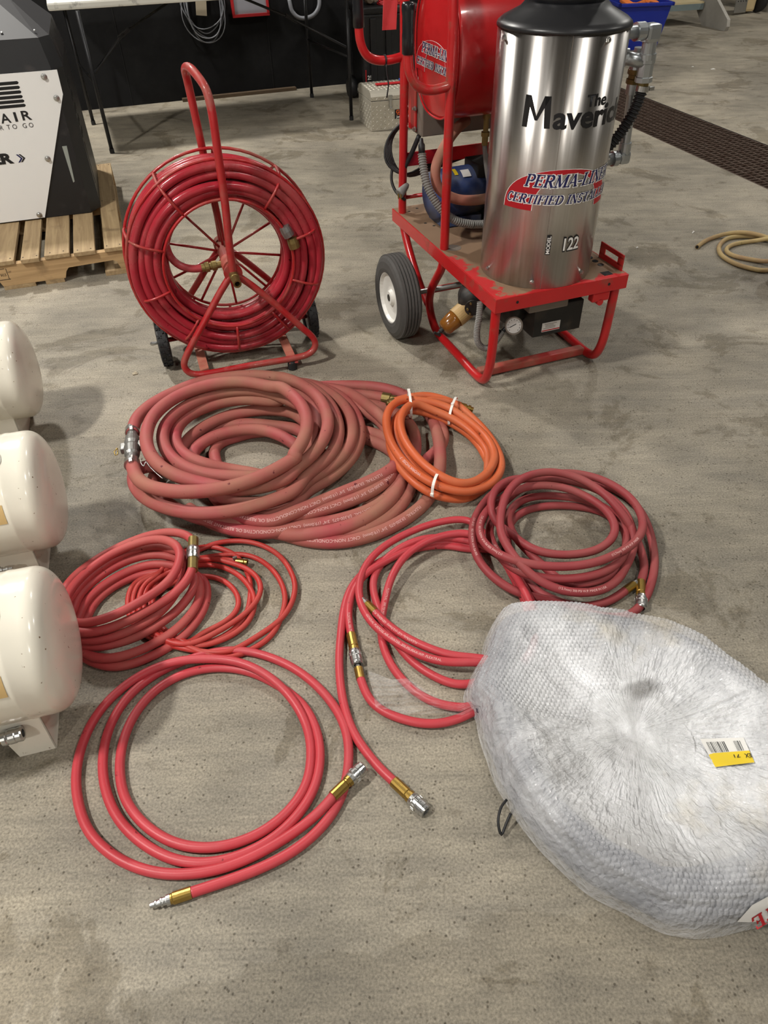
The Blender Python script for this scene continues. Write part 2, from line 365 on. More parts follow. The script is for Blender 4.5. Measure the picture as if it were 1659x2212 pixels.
# far end of the shop: low concrete kerb wall seen at the top right, then the outer walls
mb = MB(); q0 = P(1622, 21)[:2]; q1 = P(1659, 27)[:2]; dv = (q1 - q0) / np.linalg.norm(q1 - q0)
a_ = math.atan2(dv[1], dv[0]); c = q0 + dv * 1.72; n_ = np.array([-dv[1], dv[0]])
mb.box((c[0] + n_[0] * 0.1, c[1] + n_[1] * 0.1, 0.45), (3.4, 0.2, 0.9), a_); struct(mb.build('wall_kerb', 'wall_low'))
mb = MB(); mb.box((.75, FY0 - 0.1, 2.9), (15.5, 0.2, 5.8)); struct(mb.build('wall_front', 'wall_light'))
mb = MB(); mb.box((.75, 4.0, 5.9), (15.5, 20.0, 0.2)); struct(mb.build('ceiling', 'wall_pale'))
mb = MB(); mb.box((.75, FY1 + 0.1, 2.9), (15.5, 0.2, 5.8)); struct(mb.build('wall_far', 'wall_pale'))
mb = MB(); mb.box((FX1 + 0.1, 4.0, 2.9), (0.2, 20.0, 5.8)); struct(mb.build('wall_right', 'wall_pale'))
mb = MB(); mb.box((FX0 - 0.1, 4.0, 2.9), (0.2, 20.0, 5.8)); struct(mb.build('wall_left', 'wall_pale'))
# loose strip of wood along the foot of the wall
mb = MB(); mb.box(wpt(1.35, 0.012, 0.035), (1.0, 0.05, 0.024), wang + 0.01); struct(mb.build('trim_2', 'plank_wood'))
# ================================================================ hoses
def rubber(name, c, dust, amt, rough=0.5, dscale=5.0):
    mt, nt, b = newmat(name); co = N(nt, 'ShaderNodeTexCoord').outputs['Object']
    f = noise(nt, co, 11, 4); col = mix(nt, f, tuple(x * 0.86 for x in c), tuple(min(1, x * 1.12) for x in c))
    df = ramp(nt, noise(nt, co, dscale, 6, 0.62), 0.60 - 0.35 * amt, 0.86 - 0.25 * amt)
    df2 = mix(nt, 0.75, (0, 0, 0), df); col = mix(nt, df2, col, dust)
    sc = ramp(nt, noise(nt, co, 42, 3, 0.5), 0.70, 0.74); col = mix(nt, sc, col, tuple(x * 0.35 for x in c))
    nt.links.new(col, b.inputs['Base Color']); b.inputs['Roughness'].default_value = rough
    nt.links.new(ramp(nt, df, 0, 1, (rough,) * 3, (min(1, rough + 0.25),) * 3), b.inputs['Roughness'])
    b.inputs['Specular IOR Level'].default_value = 0.4
    bump(nt, b, noise(nt, co, 300, 2), 0.12, 0.001)
rubber('rubber_dusty', s2l(168, 70, 76), s2l(152, 116, 92), 0.74, 0.55, 3.6)
rubber('rubber_bright', s2l(186, 62, 70), s2l(164, 72, 76), 0.2, 0.42)
rubber('rubber_coral', s2l(178, 68, 70), s2l(172, 100, 90), 0.4, 0.5)
rubber('rubber_thin', s2l(178, 52, 48), s2l(160, 82, 72), 0.35, 0.45)
rubber('rubber_maroon', s2l(146, 56, 60), s2l(140, 84, 78), 0.4, 0.55)
rubber('rubber_orange', s2l(202, 98, 58), s2l(190, 112, 74), 0.3, 0.45)
rubber('rubber_old', s2l(186, 168, 112), s2l(140, 100, 88), 0.85, 0.6, 3.2)
simple('brass', s2l(168, 138, 72), 0.32, 0.9, var=0.15, vscale=60)
simple('brass_dull', s2l(140, 122, 76), 0.45, 0.8, var=0.2, vscale=60)
simple('zinc', s2l(190, 190, 188), 0.28, 0.95, var=0.12, vscale=80)
simple('zinc_dull', s2l(150, 150, 148), 0.42, 0.85, var=0.15, vscale=80, dirt=s2l(120, 112, 100), dirt_amt=0.2)
simple('print_white', s2l(222, 176, 172), 0.7)
simple('zip_white', s2l(236, 234, 228), 0.4)
simple('rubber_black', s2l(28, 28, 30), 0.55, var=0.3, vscale=30, bumpamt=0.1)
simple('hole_black', (0.008, 0.008, 0.008), 0.8)
CROP = dict(B0=(230, 780, 2.1545), B1=(250, 790, 4.1475), B2=(600, 790, 4.1475), C1=(120, 1130, 5.53), C2=(380, 1130, 5.53),
            E=(130, 1380, 2.4761), Fz=(700, 1100, 3.2526), G=(980, 990, 3.456), H=(780, 820, 4.608), Y=(1480, 470, 9.268), W=(980, 1260, 2.4433), PX=(0, 0, 1))
def S(crop, z, *pts):
    """photo crop coordinates to (world) points at height z; a point may carry its own z"""
    x0, y0, k = CROP[crop]; out = []
    for p in pts:
        zz = p[2] if len(p) > 2 else z
        out.append(P(x0 + p[0] / k, y0 + p[1] / k, zz))
    return out
def rev(l): return l[::-1]
def hose_path(pts, it=14, step=0.008): return smooth(resample(catmull(pts, 0.02), step), it)
def hose(parent, path, r, mat, name='hose', seg=14, open_end=None):
    mb = MB(); mb.tube(path, r, seg, spline=False); return mb.build(name, mat, parent, True)
def proj(p):
    v = np.asarray(p) - CAM; z = v @ fw; return np.array([W_PX / 2 + F_PX * (v @ RT) / z, H_PX / 2 + F_PX * (v @ DN) / z])
def hose_text(parent, path, r, px, py, txt, h, flip=False, lift=0.15, mat='print_white', zmin=-1, name='printed_text'):
    """white print laid on the upper side of a hose from the path point nearest to a photo pixel"""
    q = resample(path, 0.004)
    pr = np.array([proj(x) for x in q]); dist = np.hypot(pr[:, 0] - px, pr[:, 1] - py)
    dist = dist + np.where(q[:, 2] < zmin, 1e5, 0); i0 = int(dist.argmin())
    if flip: q = q[::-1]; i0 = len(q) - 1 - i0
    vs, fs = text_faces(txt, 0.0); vs = vs * h; vs, fs = slice_u(vs, fs, 0.012)
    t = np.gradient(q, axis=0); t /= np.linalg.norm(t, axis=1)[:, None]
    out = []
    for u_, v_ in vs:
        k = i0 + u_ / 0.004; k0 = int(min(max(k, 0), len(q) - 2)); fr = min(max(k - k0, 0), 1)
        p = q[k0] * (1 - fr) + q[k0 + 1] * fr; tt = t[k0] * (1 - fr) + t[k0 + 1] * fr; tt = tt / np.linalg.norm(tt)
        up = np.array([0, -0.55, 0.85]); n = up - tt * (up @ tt); n /= np.linalg.norm(n); s_ = np.cross(n, tt)
        a = (v_ - h / 2) / r + lift
        out.append(p + (n * math.cos(a) + s_ * math.sin(a)) * (r + 0.0005))
    mb = MB(); mb.add(out, fs); return mb.build(name, mat, parent, True)
def coupler_female(parent, p, d, k=1.0, ferrule=True, rot=0):
    """brass ferrule then a knurled zinc quick coupler, from hose end p along d"""
    d = np.array(d) / np.linalg.norm(d); p = np.array(p)
    mb = MB(); mb.lathe([(-.004 * k, .0085 * k), (-.004 * k, .0112 * k), (.03 * k, .0112 * k), (.032 * k, .0098 * k), (.036 * k, .0098 * k), (.036 * k, .012 * k), (.045 * k, .012 * k), (.045 * k, .009 * k)], p, d, 16, False); mb.build('ferrule', 'brass', parent, True)
    mb = MB(); s0 = .043 * k
    pr = [(s0, .008 * k), (s0, .0125 * k), (s0 + .006 * k, .0135 * k), (s0 + .008 * k, .0128 * k), (s0 + .010 * k, .0142 * k), (s0 + .017 * k, .0142 * k), (s0 + .018 * k, .0132 * k), (s0 + .021 * k, .0132 * k), (s0 + .022 * k, .0142 * k), (s0 + .030 * k, .0142 * k), (s0 + .031 * k, .0128 * k), (s0 + .036 * k, .0132 * k), (s0 + .038 * k, .0118 * k), (s0 + .038 * k, .0075 * k), (s0 + .030 * k, .0072 * k)]
    mb.lathe(pr, p, d, 24, False, cap=False)
    for j in range(12):
        a = 2 * math.pi * j / 12
        ax = Vector(d); e1 = (Vector((0, 0, 1)) - ax * ax.z).normalized(); e2 = ax.cross(e1); rr = e1 * math.cos(a) + e2 * math.sin(a)
        c = Vector(p) + ax * (s0 + .0135 * k) + rr * .0142 * k
        mb.box(c, (.007 * k, .0025 * k, .0012 * k), M=Matrix((ax, ax.cross(rr) * -1, rr)).transposed().to_4x4())
    o = mb.build('quick_coupler', 'zinc', parent, True)
    mb = MB(); mb.lathe([(s0 + .031 * k, .0073 * k), (s0 + .0315 * k, .0001)], p, d, 16, False, cap=False); mb.build('bore', 'hole_black', o); ob = bpy.data.objects[-1] if False else None
    for c in o.children: c.data.transform(Matrix.Translation(-Vector(parent.location)))
    return o
def nipple_male(parent, p, d, k=1.0):
    d = np.array(d) / np.linalg.norm(d); p = np.array(p)
    mb = MB(); mb.lathe([(-.004 * k, .0085 * k), (-.004 * k, .0112 * k), (.028 * k, .0112 * k), (.030 * k, .0095 * k), (.034 * k, .0095 * k)], p, d, 16, False); mb.build('ferrule', 'brass', parent, True)
    mb = MB(); s0 = .033 * k
    mb.lathe([(s0, .0098 * k), (s0 + .007 * k, .0098 * k), (s0 + .008 * k, .0075 * k), (s0 + .013 * k, .0075 * k), (s0 + .014 * k, .0085 * k), (s0 + .017 * k, .0085 * k), (s0 + .018 * k, .0062 * k), (s0 + .023 * k, .0058 * k), (s0 + .024 * k, .0068 * k), (s0 + .027 * k, .0068 * k), (s0 + .028 * k, .0052 * k), (s0 + .036 * k, .0048 * k), (s0 + .036 * k, .003 * k)], p, d, 16, False)
    return mb.build('plug_nipple', 'zinc', parent, True)
def enddir(path, at_end=True):
    return (path[-1] - path[-6]) if at_end else (path[0] - path[5])
def floor_thing(name, label, cat, path, group=None):
    c = path.mean(0); return thing(name, label, cat, (c[0], c[1], 0), 0, group)
GH = 'air hoses laid out on the floor'
# ---- E: bright red loop in front --------------------------------------------------------------
R_E = 0.0105
ptsE = S('E', .010,
  (1465, 835, .026), (1440, 872, .022), (1300, 1000), (1100, 1128), (900, 1218), (700, 1258), (500, 1250), (300, 1172), (150, 1030), (95, 870), (84, 720), (130, 530), (230, 360), (400, 212, .018), (600, 124, .03), (800, 106, .03), (950, 122, .03), (1100, 190, .03), (1240, 320, .024), (1325, 480, .012), (1342, 650), (1310, 800), (1220, 925), (1080, 1035), (900, 1105), (750, 1120), (600, 1090), (455, 1000), (350, 865), (318, 720), (332, 560), (400, 400), (520, 265), (680, 180), (850, 153), (1000, 172), (1150, 240), (1300, 352), (1375, 500), (1392, 640), (1360, 800), (1270, 945), (1130, 1075), (950, 1165), (770, 1202), (600, 1180), (420, 1080), (300, 950), (240, 800), (226, 650), (260, 480), (355, 318), (500, 195), (680, 112), (850, 66), (1000, 66), (1200, 130), (1350, 230), (1470, 365), (1530, 490), (1545, 620), (1530, 760), (1490, 880), (1400, 1008), (1250, 1135), (1050, 1236), (850, 1308), (690, 1360))
paE = hose_path(ptsE); oE = floor_thing('air_hose', 'bright red air hose coiled in three wide open loops nearest the camera', 'hose', paE, GH)
hose(oE, paE, R_E, 'rubber_bright')
coupler_female(oE, paE[0], enddir(paE, False) * np.array([1, 1, 0]), 1.06)
nipple_male(oE, paE[-1], enddir(paE), 1.05)
# ---- F: bright red coil reaching under the wrapped bundle ----------------------------------------
R_F = 0.0104
rightF = lambda z, s: S('PX', z, (1062 + s, 1185 + s), (1120 + s, 1270), (1148 + s, 1360), (1120 + s, 1430))
ptsF = (S('Fz', .010, (500, 1922), (400, 1832), (295, 1705), (200, 1560), (150, 1420), (117, 1250), (106, 1050), (121, 850), (142, 690), (195, 540, .012), (300, 425, .012), (420, 355, .012), (560, 300, .012), (720, 262, .012), (880, 255, .012), (1030, 285, .012)) + rightF(.012, 0)
  + S('Fz', .034, (1060, 1072), (950, 1078), (800, 1066), (650, 1015), (480, 918), (355, 820), (272, 700, .030), (242, 580, .028), (262, 460, .028), (330, 342, .03), (450, 240), (650, 140), (850, 82), (1030, 78)) + rightF(.03, 14)
  + S('Fz', .012, (950, 1238), (800, 1188), (650, 1098), (560, 1010), (450, 850), (375, 680), (342, 540), (362, 440), (430, 350, .02), (550, 262, .03), (700, 205, .035), (860, 200, .034), (1020, 222, .03)) + rightF(.03, 6)
  + S('Fz', .012, (1050, 1392), (900, 1388), (760, 1355), (620, 1268), (500, 1140), (430, 1010), (402, 900), (405, 760), (430, 640, .02), (452, 535, .03), (505, 415, .04), (600, 300, .045), (750, 212, .05), (900, 172, .05), (1030, 168, .05)) + rightF(.045, 10)
  + S('Fz', .030, (1060, 1042), (950, 1036), (850, 1018), (700, 962), (550, 886), (432, 798), (352, 716)))
paF = hose_path(ptsF); oF = floor_thing('air_hose', 'bright red air hose with a silver coupler end, its coil running under the bubble wrap', 'hose', paF, GH)
hose(oF, paF, R_F, 'rubber_bright')
coupler_female(oF, paF[0], enddir(paF, False) * np.array([1, 1, 0]), 1.1); nipple_male(oF, paF[-1], enddir(paF) * np.array([1, 1, 0]), 1.0)
hose_text(oF, paF, R_F, 905, 1385, 'FLEXTRAL  1/2" (12.7mm)  GENERAL PURPOSE AIR / WATER  300 PSI MAX WP', .0062, zmin=.02)
hose_text(oF, paF, R_F, 790, 1335, 'GENERAL PURPOSE AIR / WATER  300 PSI MAX WP  FLEXTRAL', .0062, flip=True, zmin=.02)
hose_text(oF, paF, R_F, 842, 1275, 'FLEXTRAL  300 PSI MAX WP  AIR / WATER', .0062, flip=True, zmin=.014)
# ---- F2: hose with the joined coupling in the middle
pu = S('Fz', .012, (1090, 300, .012), (1030, 250, .014), (880, 228, .02), (720, 240, .022), (560, 300, .024), (420, 372, .024), (290, 450, .024), (212, 560, .016), (172, 690), (172, 780), (192, 890))
pl = S('Fz', .012, (255, 1185), (285, 1280), (350, 1378), (450, 1440), (600, 1490), (750, 1512), (900, 1490), (1040, 1430), (1130, 1380), (1200, 1300))
paU, paL = hose_path(pu), hose_path(pl); oF2 = floor_thing('air_hose', 'red hose with a brass and silver coupling joined midway beside the open coil', 'hose', np.r_[paU, paL], GH)
hose(oF2, paU, R_F, 'rubber_bright'); hose(oF2, paL, R_F, 'rubber_bright')
dj = paL[0] - paU[-1]; lj = np.linalg.norm(dj)
kk = lj / .115; coupler_female(oF2, paU[-1], dj, kk)
mb = MB(); e_ = paL[0]; dn_ = -dj / lj
mb.lathe([(-.004, .0085), (-.004, .0110), (.028, .0110), (.028, .006)], e_, dn_, 16, False); mb.build('ferrule', 'brass', oF2, True)
mb = MB(); mb.lathe([(.027, .0065), (.05, .0055)], e_, dn_, 14, False); mb.build('plug_nipple', 'zinc', oF2, True)
hose_text(oF2, paU, R_F, 749, 1330, 'FLEXTRAL 300 PSI', .006)
# ---- G: dark red coil on the right ---------------------------------------------------------------
R_G = 0.0116
ptsG = (S('G', .03, (1395, 930, .012), (1425, 830, .012), (1415, 740, .014), (1380, 640, .03), (1330, 520, .06), (1240, 390, .09), (1130, 270, .11), (1000, 180, .11), (880, 128, .11), (740, 100, .115), (600, 115, .12), (490, 160, .125), (415, 235, .125), (368, 340, .125), (346, 470, .12), (362, 590, .12), (420, 690, .11), (520, 815, .10), (640, 915, .085), (800, 985, .07), (950, 1005, .06), (1100, 985, .05), (1210, 925, .05))
  + S('G', .07, (1290, 800, .05), (1345, 660, .05), (1340, 540, .06), (1290, 420, .07), (1180, 300, .07), (1020, 210, .07), (850, 165, .07), (700, 150, .07), (560, 150, .08), (440, 155, .09), (340, 205, .1), (280, 300, .105), (282, 420, .09), (330, 500, .07), (430, 560, .055), (520, 640, .05), (650, 700, .05), (800, 722, .05), (930, 716, .052), (1060, 690, .06), (1160, 630, .07), (1210, 560, .08), (1190, 460, .085), (1120, 370, .085), (1000, 290, .085), (850, 225, .085), (700, 200, .085), (560, 210, .085), (430, 260, .085))
  + S('G', .09, (300, 340, .08), (215, 440, .085), (190, 540, .09), (225, 632, .095), (320, 708, .10), (480, 770, .105), (650, 802, .105), (850, 808, .10), (1050, 780, .1), (1200, 722, .1), (1330, 648, .1), (1400, 565, .1), (1412, 460, .095), (1350, 330, .09), (1230, 225, .085), (1080, 150, .08), (900, 110, .075), (760, 112, .07), (600, 140, .06), (450, 175, .055), (320, 240, .05), (220, 340, .05), (150, 470, .055), (138, 570, .06), (155, 690, .055), (215, 805, .05), (320, 910, .04), (450, 990, .03), (600, 1038, .02), (760, 1065, .014), (900, 1110, .014))
  + S('G', .012, (1100, 1180), (1300, 1180), (1410, 1080), (1470, 950), (1500, 800), (1488, 650), (1440, 480), (1370, 360), (1240, 250), (1080, 190), (900, 160, .014), (700, 165, .016), (520, 220, .02), (400, 310, .03), (300, 430, .04), (265, 540, .05), (290, 640, .055), (370, 760, .06), (480, 840, .065), (620, 885, .07), (800, 902, .07), (980, 888, .07), (1130, 845, .07), (1240, 770, .07), (1290, 640, .06), (1270, 520, .05), (1180, 400, .045), (1020, 320, .04), (860, 290, .035), (720, 278, .03), (580, 290, .03), (470, 335, .03), (410, 430, .03), (440, 560, .03), (560, 700, .03), (700, 830, .03), (820, 930, .04), (960, 945, .045), (1120, 900, .045), (1230, 830, .04))
  + S('G', .012, (1300, 720, .03), (1290, 560, .02), (1150, 420), (1000, 370), (800, 352), (640, 362), (510, 402), (425, 480), (400, 600), (430, 760), (520, 900), (650, 1010), (800, 1080), (980, 1110), (1120, 1082), (1210, 1040), (1285, 985)))
paG = hose_path(ptsG, 12); oG = floor_thing('air_hose', 'dusky maroon hose piled in a tight coil behind the bubble wrap', 'hose', paG, GH)
hose(oG, paG, R_G, 'rubber_maroon'); nipple_male(oG, paG[-1], enddir(paG) * np.array([1, 1, 0]), 1.05)
coupler_female(oG, paG[0], np.array([-.2, -1, 0.0]) * 0.7 + enddir(paG, False) * 4, 1.15)
for px, py, tx, fl in ((1076, 1180, 'US 07 10 2   300 PSI W.P. MADE IN USA', False), (1088, 1200, '(12.7mm) 300 PSI W.P. MADE IN USA   US 07 10 2', True), (1030, 1205, '300 PSI W.P. MADE IN USA    US 07 10 2', True), (1200, 1283, '(12.7mm) 300 PSI W.P. MADE IN USA', False), (1316, 1200, '(12.7mm) 300 PSI W.P. MADE', False)):
    hose_text(oG, paG, R_G, px, py, tx, .0062, flip=fl)
# ---- C: coral coil at the left --------------------------------------------------------------------
R_C = 0.0117
def lt(z, x, y0, y1): return S('C1', z, (x + 70, y0), (x, (y0 + y1) / 2), (x + 20, y1))
c1 = S('C1', .05, (100, 800), (210, 650), (400, 495), (650, 340), (900, 222, .06), (1100, 150, .075), (1300, 110, .09), (1450, 110, .1), (1575, 140, .105), (1645, 225, .11))
c2 = S('C1', .075, (150, 840), (260, 690), (450, 520), (700, 355, .08), (950, 245, .09), (1150, 196, .1), (1300, 196, .11), (1425, 245, .115), (1488, 350, .12), (1478, 480, .12))
c3 = S('C1', .06, (175, 890), (350, 680), (600, 490), (850, 355), (1100, 285), (1270, 280), (1410, 330))
c4 = S('C1', .045, (215, 1050), (240, 930), (360, 770), (560, 610), (800, 470), (1050, 388), (1250, 375), (1430, 410))
c5 = S('C1', .028, (290, 1150), (300, 1050), (380, 910), (550, 755), (800, 605), (1050, 510), (1250, 485), (1420, 510))
c6 = S('C1', .011, (370, 1170), (405, 1050), (510, 900), (700, 752), (950, 635), (1150, 595), (1350, 600), (1480, 640))
b1 = S('C1', .11, (1400, 640), (1250, 785), (1000, 945), (800, 1055), (600, 1140), (420, 1190, .1), (280, 1205, .09))
b2 = S('C1', .085, (1640, 520, .1), (1600, 640, .1), (1480, 790, .095), (1300, 930), (1050, 1075), (800, 1195), (550, 1285), (300, 1312))
b3 = S('C1', .06, (1520, 350, .085), (1570, 460, .085), (1545, 610, .08), (1480, 760, .075), (1350, 960, .065), (1200, 1110), (1000, 1230), (800, 1320), (560, 1390), (320, 1400))
b4 = S('C1', .04, (1600, 520, .06), (1680, 650, .055), (1660, 780, .05), (1580, 900, .045), (1450, 1050), (1250, 1200), (1000, 1345), (800, 1420), (600, 1470), (420, 1480))
b5 = S('C1', .03, (1620, 560, .045), (1720, 690, .045), (1735, 820, .04), (1690, 980, .035), (1580, 1140), (1400, 1305), (1150, 1455), (900, 1562), (650, 1620), (450, 1605), (340, 1560))
b6 = S('C1', .011, (1640, 600, .03), (1780, 680, .028), (1812, 830, .024), (1780, 1010, .018), (1640, 1235), (1440, 1425), (1200, 1565), (950, 1672), (720, 1718), (520, 1690), (370, 1620))
b7 = S('C1', .011, (1640, 690, .015), (1790, 860, .013), (1790, 1060), (1730, 1240), (1590, 1430), (1430, 1565), (1150, 1710), (900, 1765), (650, 1755), (480, 1710), (360, 1660))
ptsC = (b2 + lt(.08, 90, 1250, 950) + c2 + b1 + lt(.08, 110, 1180, 980) + c3 + b3 + lt(.05, 130, 1330, 1120) + c4 + b4 + lt(.035, 150, 1420, 1230) + c5 + b5 + lt(.02, 200, 1500, 1260) + c6 + b6
        + S('C1', .02, (230, 1540), (140, 1380), (90, 1150), (70, 980), (75, 880)) + c1)
paC = hose_path(ptsC, 10); oC = floor_thing('air_hose', 'coral red hose in a tilted coil of many turns beside the cream tanks', 'hose', paC, GH)
hose(oC, paC, R_C, 'rubber_coral')
p0, p1 = paC[-1], paC[0]; dj = p1 - p0; lj = np.linalg.norm(dj); dju = dj / lj
mb = MB(); mb.lathe([(-.012, .011), (-.012, .0138), (lj * .36, .0138), (lj * .38, .011)], p0, dju, 16, False); mb.build('ferrule', 'brass_dull', oC, True)
mb = MB(); mb.lathe([(-.012, .011), (-.012, .0138), (lj * .36, .0138), (lj * .38, .011)], p1, -dju, 16, False); mb.build('ferrule', 'brass_dull', oC, True)
mb = MB(); mb.lathe([(lj * .26, .012), (lj * .26, .0158), (lj * .34, .0178), (lj * .44, .0178), (lj * .46, .016), (lj * .52, .016), (lj * .54, .0178), (lj * .64, .0178), (lj * .70, .0155), (lj * .70, .01)], p0, dju, 20, False); mb.build('quick_coupler', 'zinc', oC, True)
# ---- D: thin red coil ------------------------------------------------------------------------------
R_D = 0.0074
def c2c(*p): return p
def La(z, dx=0): return S('C1', z, (1080 + dx, 640), (960 + dx, 690), (882 + dx, 820), (858 + dx, 960), (872 + dx, 1090), (960 + dx, 1240), (1130 + dx, 1370), (1330 + dx, 1450))
d1 = S('C2', .014, (270, 335), (400, 262), (600, 216), (850, 216), (1050, 272), (1240, 390), (1365, 560), (1425, 720), (1412, 880), (1330, 1060), (1200, 1200), (1000, 1335), (800, 1460), (600, 1550))
d2 = S('C2', .008, (420, 400), (640, 372), (850, 378), (1040, 458), (1200, 612), (1288, 780), (1308, 950), (1262, 1110), (1185, 1290), (1050, 1430), (900, 1515), (740, 1590), (560, 1620))
d3 = S('C2', .024, (270, 425), (450, 428), (650, 468), (850, 545), (980, 655), (1022, 780), (970, 925), (830, 1082), (600, 1240), (400, 1350), (220, 1435))
d4 = S('C2', .014, (280, 498), (450, 498), (620, 543), (775, 640), (880, 760), (938, 870), (938, 1010), (880, 1160), (750, 1290), (550, 1400), (350, 1460), (170, 1475))
d5 = S('C2', .008, (300, 628), (450, 640), (600, 702), (705, 805), (760, 930), (740, 1040), (640, 1150), (480, 1242), (300, 1320))
d7 = S('C2', .008, (520, 300, .008), (650, 340, .008), (760, 430), (840, 560), (890, 700), (890, 880), (868, 1020), (790, 1180), (600, 1340), (400, 1430))
ptsD = (S('C2', .020, (738, 455), (600, 432), (430, 432), (250, 450), (60, 490)) + La(.02, 60) + rev(d4) + La(.014, 0) + rev(d1) + S('C2', .02, (120, 330), (-60, 420)) + La(.026, 130) + rev(d3) + La(.02, 190) + rev(d2) + S('C2', .012, (150, 450)) + La(.008, 260) + rev(d5) + S('C2', .012, (120, 660), (-80, 740)) + La(.012, 300)[2:] + rev(d7) + S('C2', .008, (400, 270), (250, 300), (100, 330)))
paD = hose_path(ptsD, 10); oD = floor_thing('air_hose', 'thin red hose in loose loops partly under the coral coil', 'hose', paD, GH)
hose(oD, paD, R_D, 'rubber_thin', seg=12)
e0 = paD[0]; dd0 = enddir(paD, False) * np.array([1, 1, 0]); dd0 = dd0 / np.linalg.norm(dd0)
mb = MB(); mb.lathe([(-.004, .006), (-.004, .0085), (.018, .0085), (.019, .007), (.021, .0085), (.028, .0085), (.028, .005), (.02, .005)], e0, dd0, 16, False); mb.build('brass_end', 'brass', oD, True)
mb = MB(); mb.box(e0 + np.array([-.006, 0, .013]), (.012, .006, .01), .4, bev=.002); mb.build('clip', 'zinc_dull', oD, True)
# ---- H: orange bundle with zip ties ------------------------------------------------------------------
R_H = 0.0136
ptsH = (S('H', .085, (330, 215, .07), (420, 190, .07), (540, 165, .07), (680, 160, .062), (800, 190, .055), (950, 250, .05), (1100, 375, .045), (1240, 520, .04), (1345, 680, .04), (1395, 820, .04), (1375, 940, .04), (1290, 1040, .045), (1170, 1095, .05), (1030, 1118, .06), (850, 1085, .075), (670, 1012, .085), (510, 900, .1), (385, 770, .11), (295, 620, .115), (255, 480, .115), (258, 350, .11), (320, 245, .105), (430, 195, .1), (540, 205, .095))
  + S('H', .08, (700, 225, .085), (860, 275, .075), (1000, 360, .065), (1150, 475, .055), (1265, 600, .05), (1325, 730, .05), (1315, 840, .055), (1230, 955, .06), (1110, 1025, .07), (960, 1035, .085), (790, 962, .1), (645, 862, .11), (520, 735, .118), (432, 600, .12), (392, 470, .12), (398, 370, .115), (450, 280, .11), (540, 235, .10))
  + S('H', .05, (700, 300, .075), (880, 372, .062), (1050, 480, .045), (1180, 600, .03), (1262, 730, .022), (1262, 850, .02), (1250, 1000, .018), (1180, 1110, .016), (1050, 1185, .02), (880, 1182, .035), (700, 1135, .05), (550, 1040, .065), (420, 915, .075), (335, 790, .082), (285, 640, .085), (310, 480, .085), (370, 360, .08), (450, 300, .075), (530, 305, .07))
  + S('H', .04, (700, 345, .05), (870, 418, .035), (1050, 530, .02), (1170, 650, .013), (1245, 780, .013), (1290, 900, .013), (1250, 1060, .013), (1120, 1140, .02), (960, 1130, .04), (780, 1060, .06), (600, 940, .075), (470, 800, .085), (370, 640, .09), (345, 500, .09), (400, 350, .085), (540, 260, .08), (720, 200, .07), (880, 225, .055), (990, 262, .045)))
paH = hose_path(ptsH, 10); oH = floor_thing('air_hose', 'orange hose bundled in a tight ring with white zip ties', 'hose', paH, GH)
hose(oH, paH, R_H, 'rubber_orange')
hose_text(oH, paH, R_H, 905, 1036, 'WORK HOSE  7', .009, mat='print_white', zmin=.06)
e1 = paH[-1]; d_ = enddir(paH); d_ /= np.linalg.norm(d_)
mb = MB(); mb.lathe([(-.004, .008), (-.004, .0125), (.02, .0125), (.022, .009), (.026, .009), (.026, .012), (.036, .012), (.037, .009), (.046, .009), (.046, .004)], e1, d_, 12, False); mb.build('brass_end', 'brass', oH, True)
e1 = paH[0]; d_ = enddir(paH, False); d_ /= np.linalg.norm(d_)
mb = MB(); mb.lathe([(-.004, .008), (-.004, .013), (.022, .013), (.024, .009), (.03, .009)], e1, d_, 12, False); mb.build('brass_end', 'brass_dull', oH, True)
def ziptie(parent, centre, t, a, b, head_at, w=.0042):
    """flat band around the bundle: ellipse of half-axes a, b in the plane normal to t"""
    t = np.array(t) / np.linalg.norm(t); up = np.array([0, 0, 1.0]); n = up - t * (up @ t); n /= np.linalg.norm(n); s_ = np.cross(t, n); k = 32; vs = []; fs = []
    for i in range(k):
        an = 2 * math.pi * i / k; ca, sa = math.cos(an), math.sin(an); e = 4
        rr = (abs(ca / a) ** 2.6 + abs(sa / b) ** 2.6) ** (-1 / 2.6)
        for dr, dt in ((0, -w), (.0013, -w), (.0013, w), (0, w)): vs.append(centre + (s_ * ca + n * sa) * (rr + dr) + t * dt)
    for i in range(k):
        j = (i + 1) % k
        for q in range(4): fs.append((i * 4 + q, i * 4 + (q + 1) % 4, j * 4 + (q + 1) % 4, j * 4 + q))
    mb = MB(); mb.add(vs, fs, False); z_ = mb.build('zip_tie', 'zip_white', parent, True)
    an = head_at; rr = (abs(math.cos(an) / a) ** 2.6 + abs(math.sin(an) / b) ** 2.6) ** (-1 / 2.6); hc = centre + (s_ * math.cos(an) + n * math.sin(an)) * (rr + .003)
    mb = MB(); mb.box(hc, (.010, .009, .009), math.atan2(t[1], t[0]), bev=.0015)
    o = mb.build('zip_tie_head', 'zip_white', z_); o.data.transform(Matrix.Translation(-Vector(parent.location)))
for (x0, y0), (x1, y1), z, tz, ha in (((470, 150), (500, 345), .088, (680, 230), 2.6), ((955, 205), (870, 425), .052, (1150, 420), 1.2), ((790, 955), (705, 1130), .076, (560, 930), 3.3)):
    pa_, pb_ = S('H', z, (x0, y0), (x1, y1)); c_ = (pa_ + pb_) / 2; tg = S('H', z, tz)[0] - c_; dv_ = pb_ - pa_; tg -= dv_ * (tg @ dv_) / (dv_ @ dv_)
    ziptie(oH, c_, tg, np.linalg.norm(dv_) / 2 * .9, .034, ha)
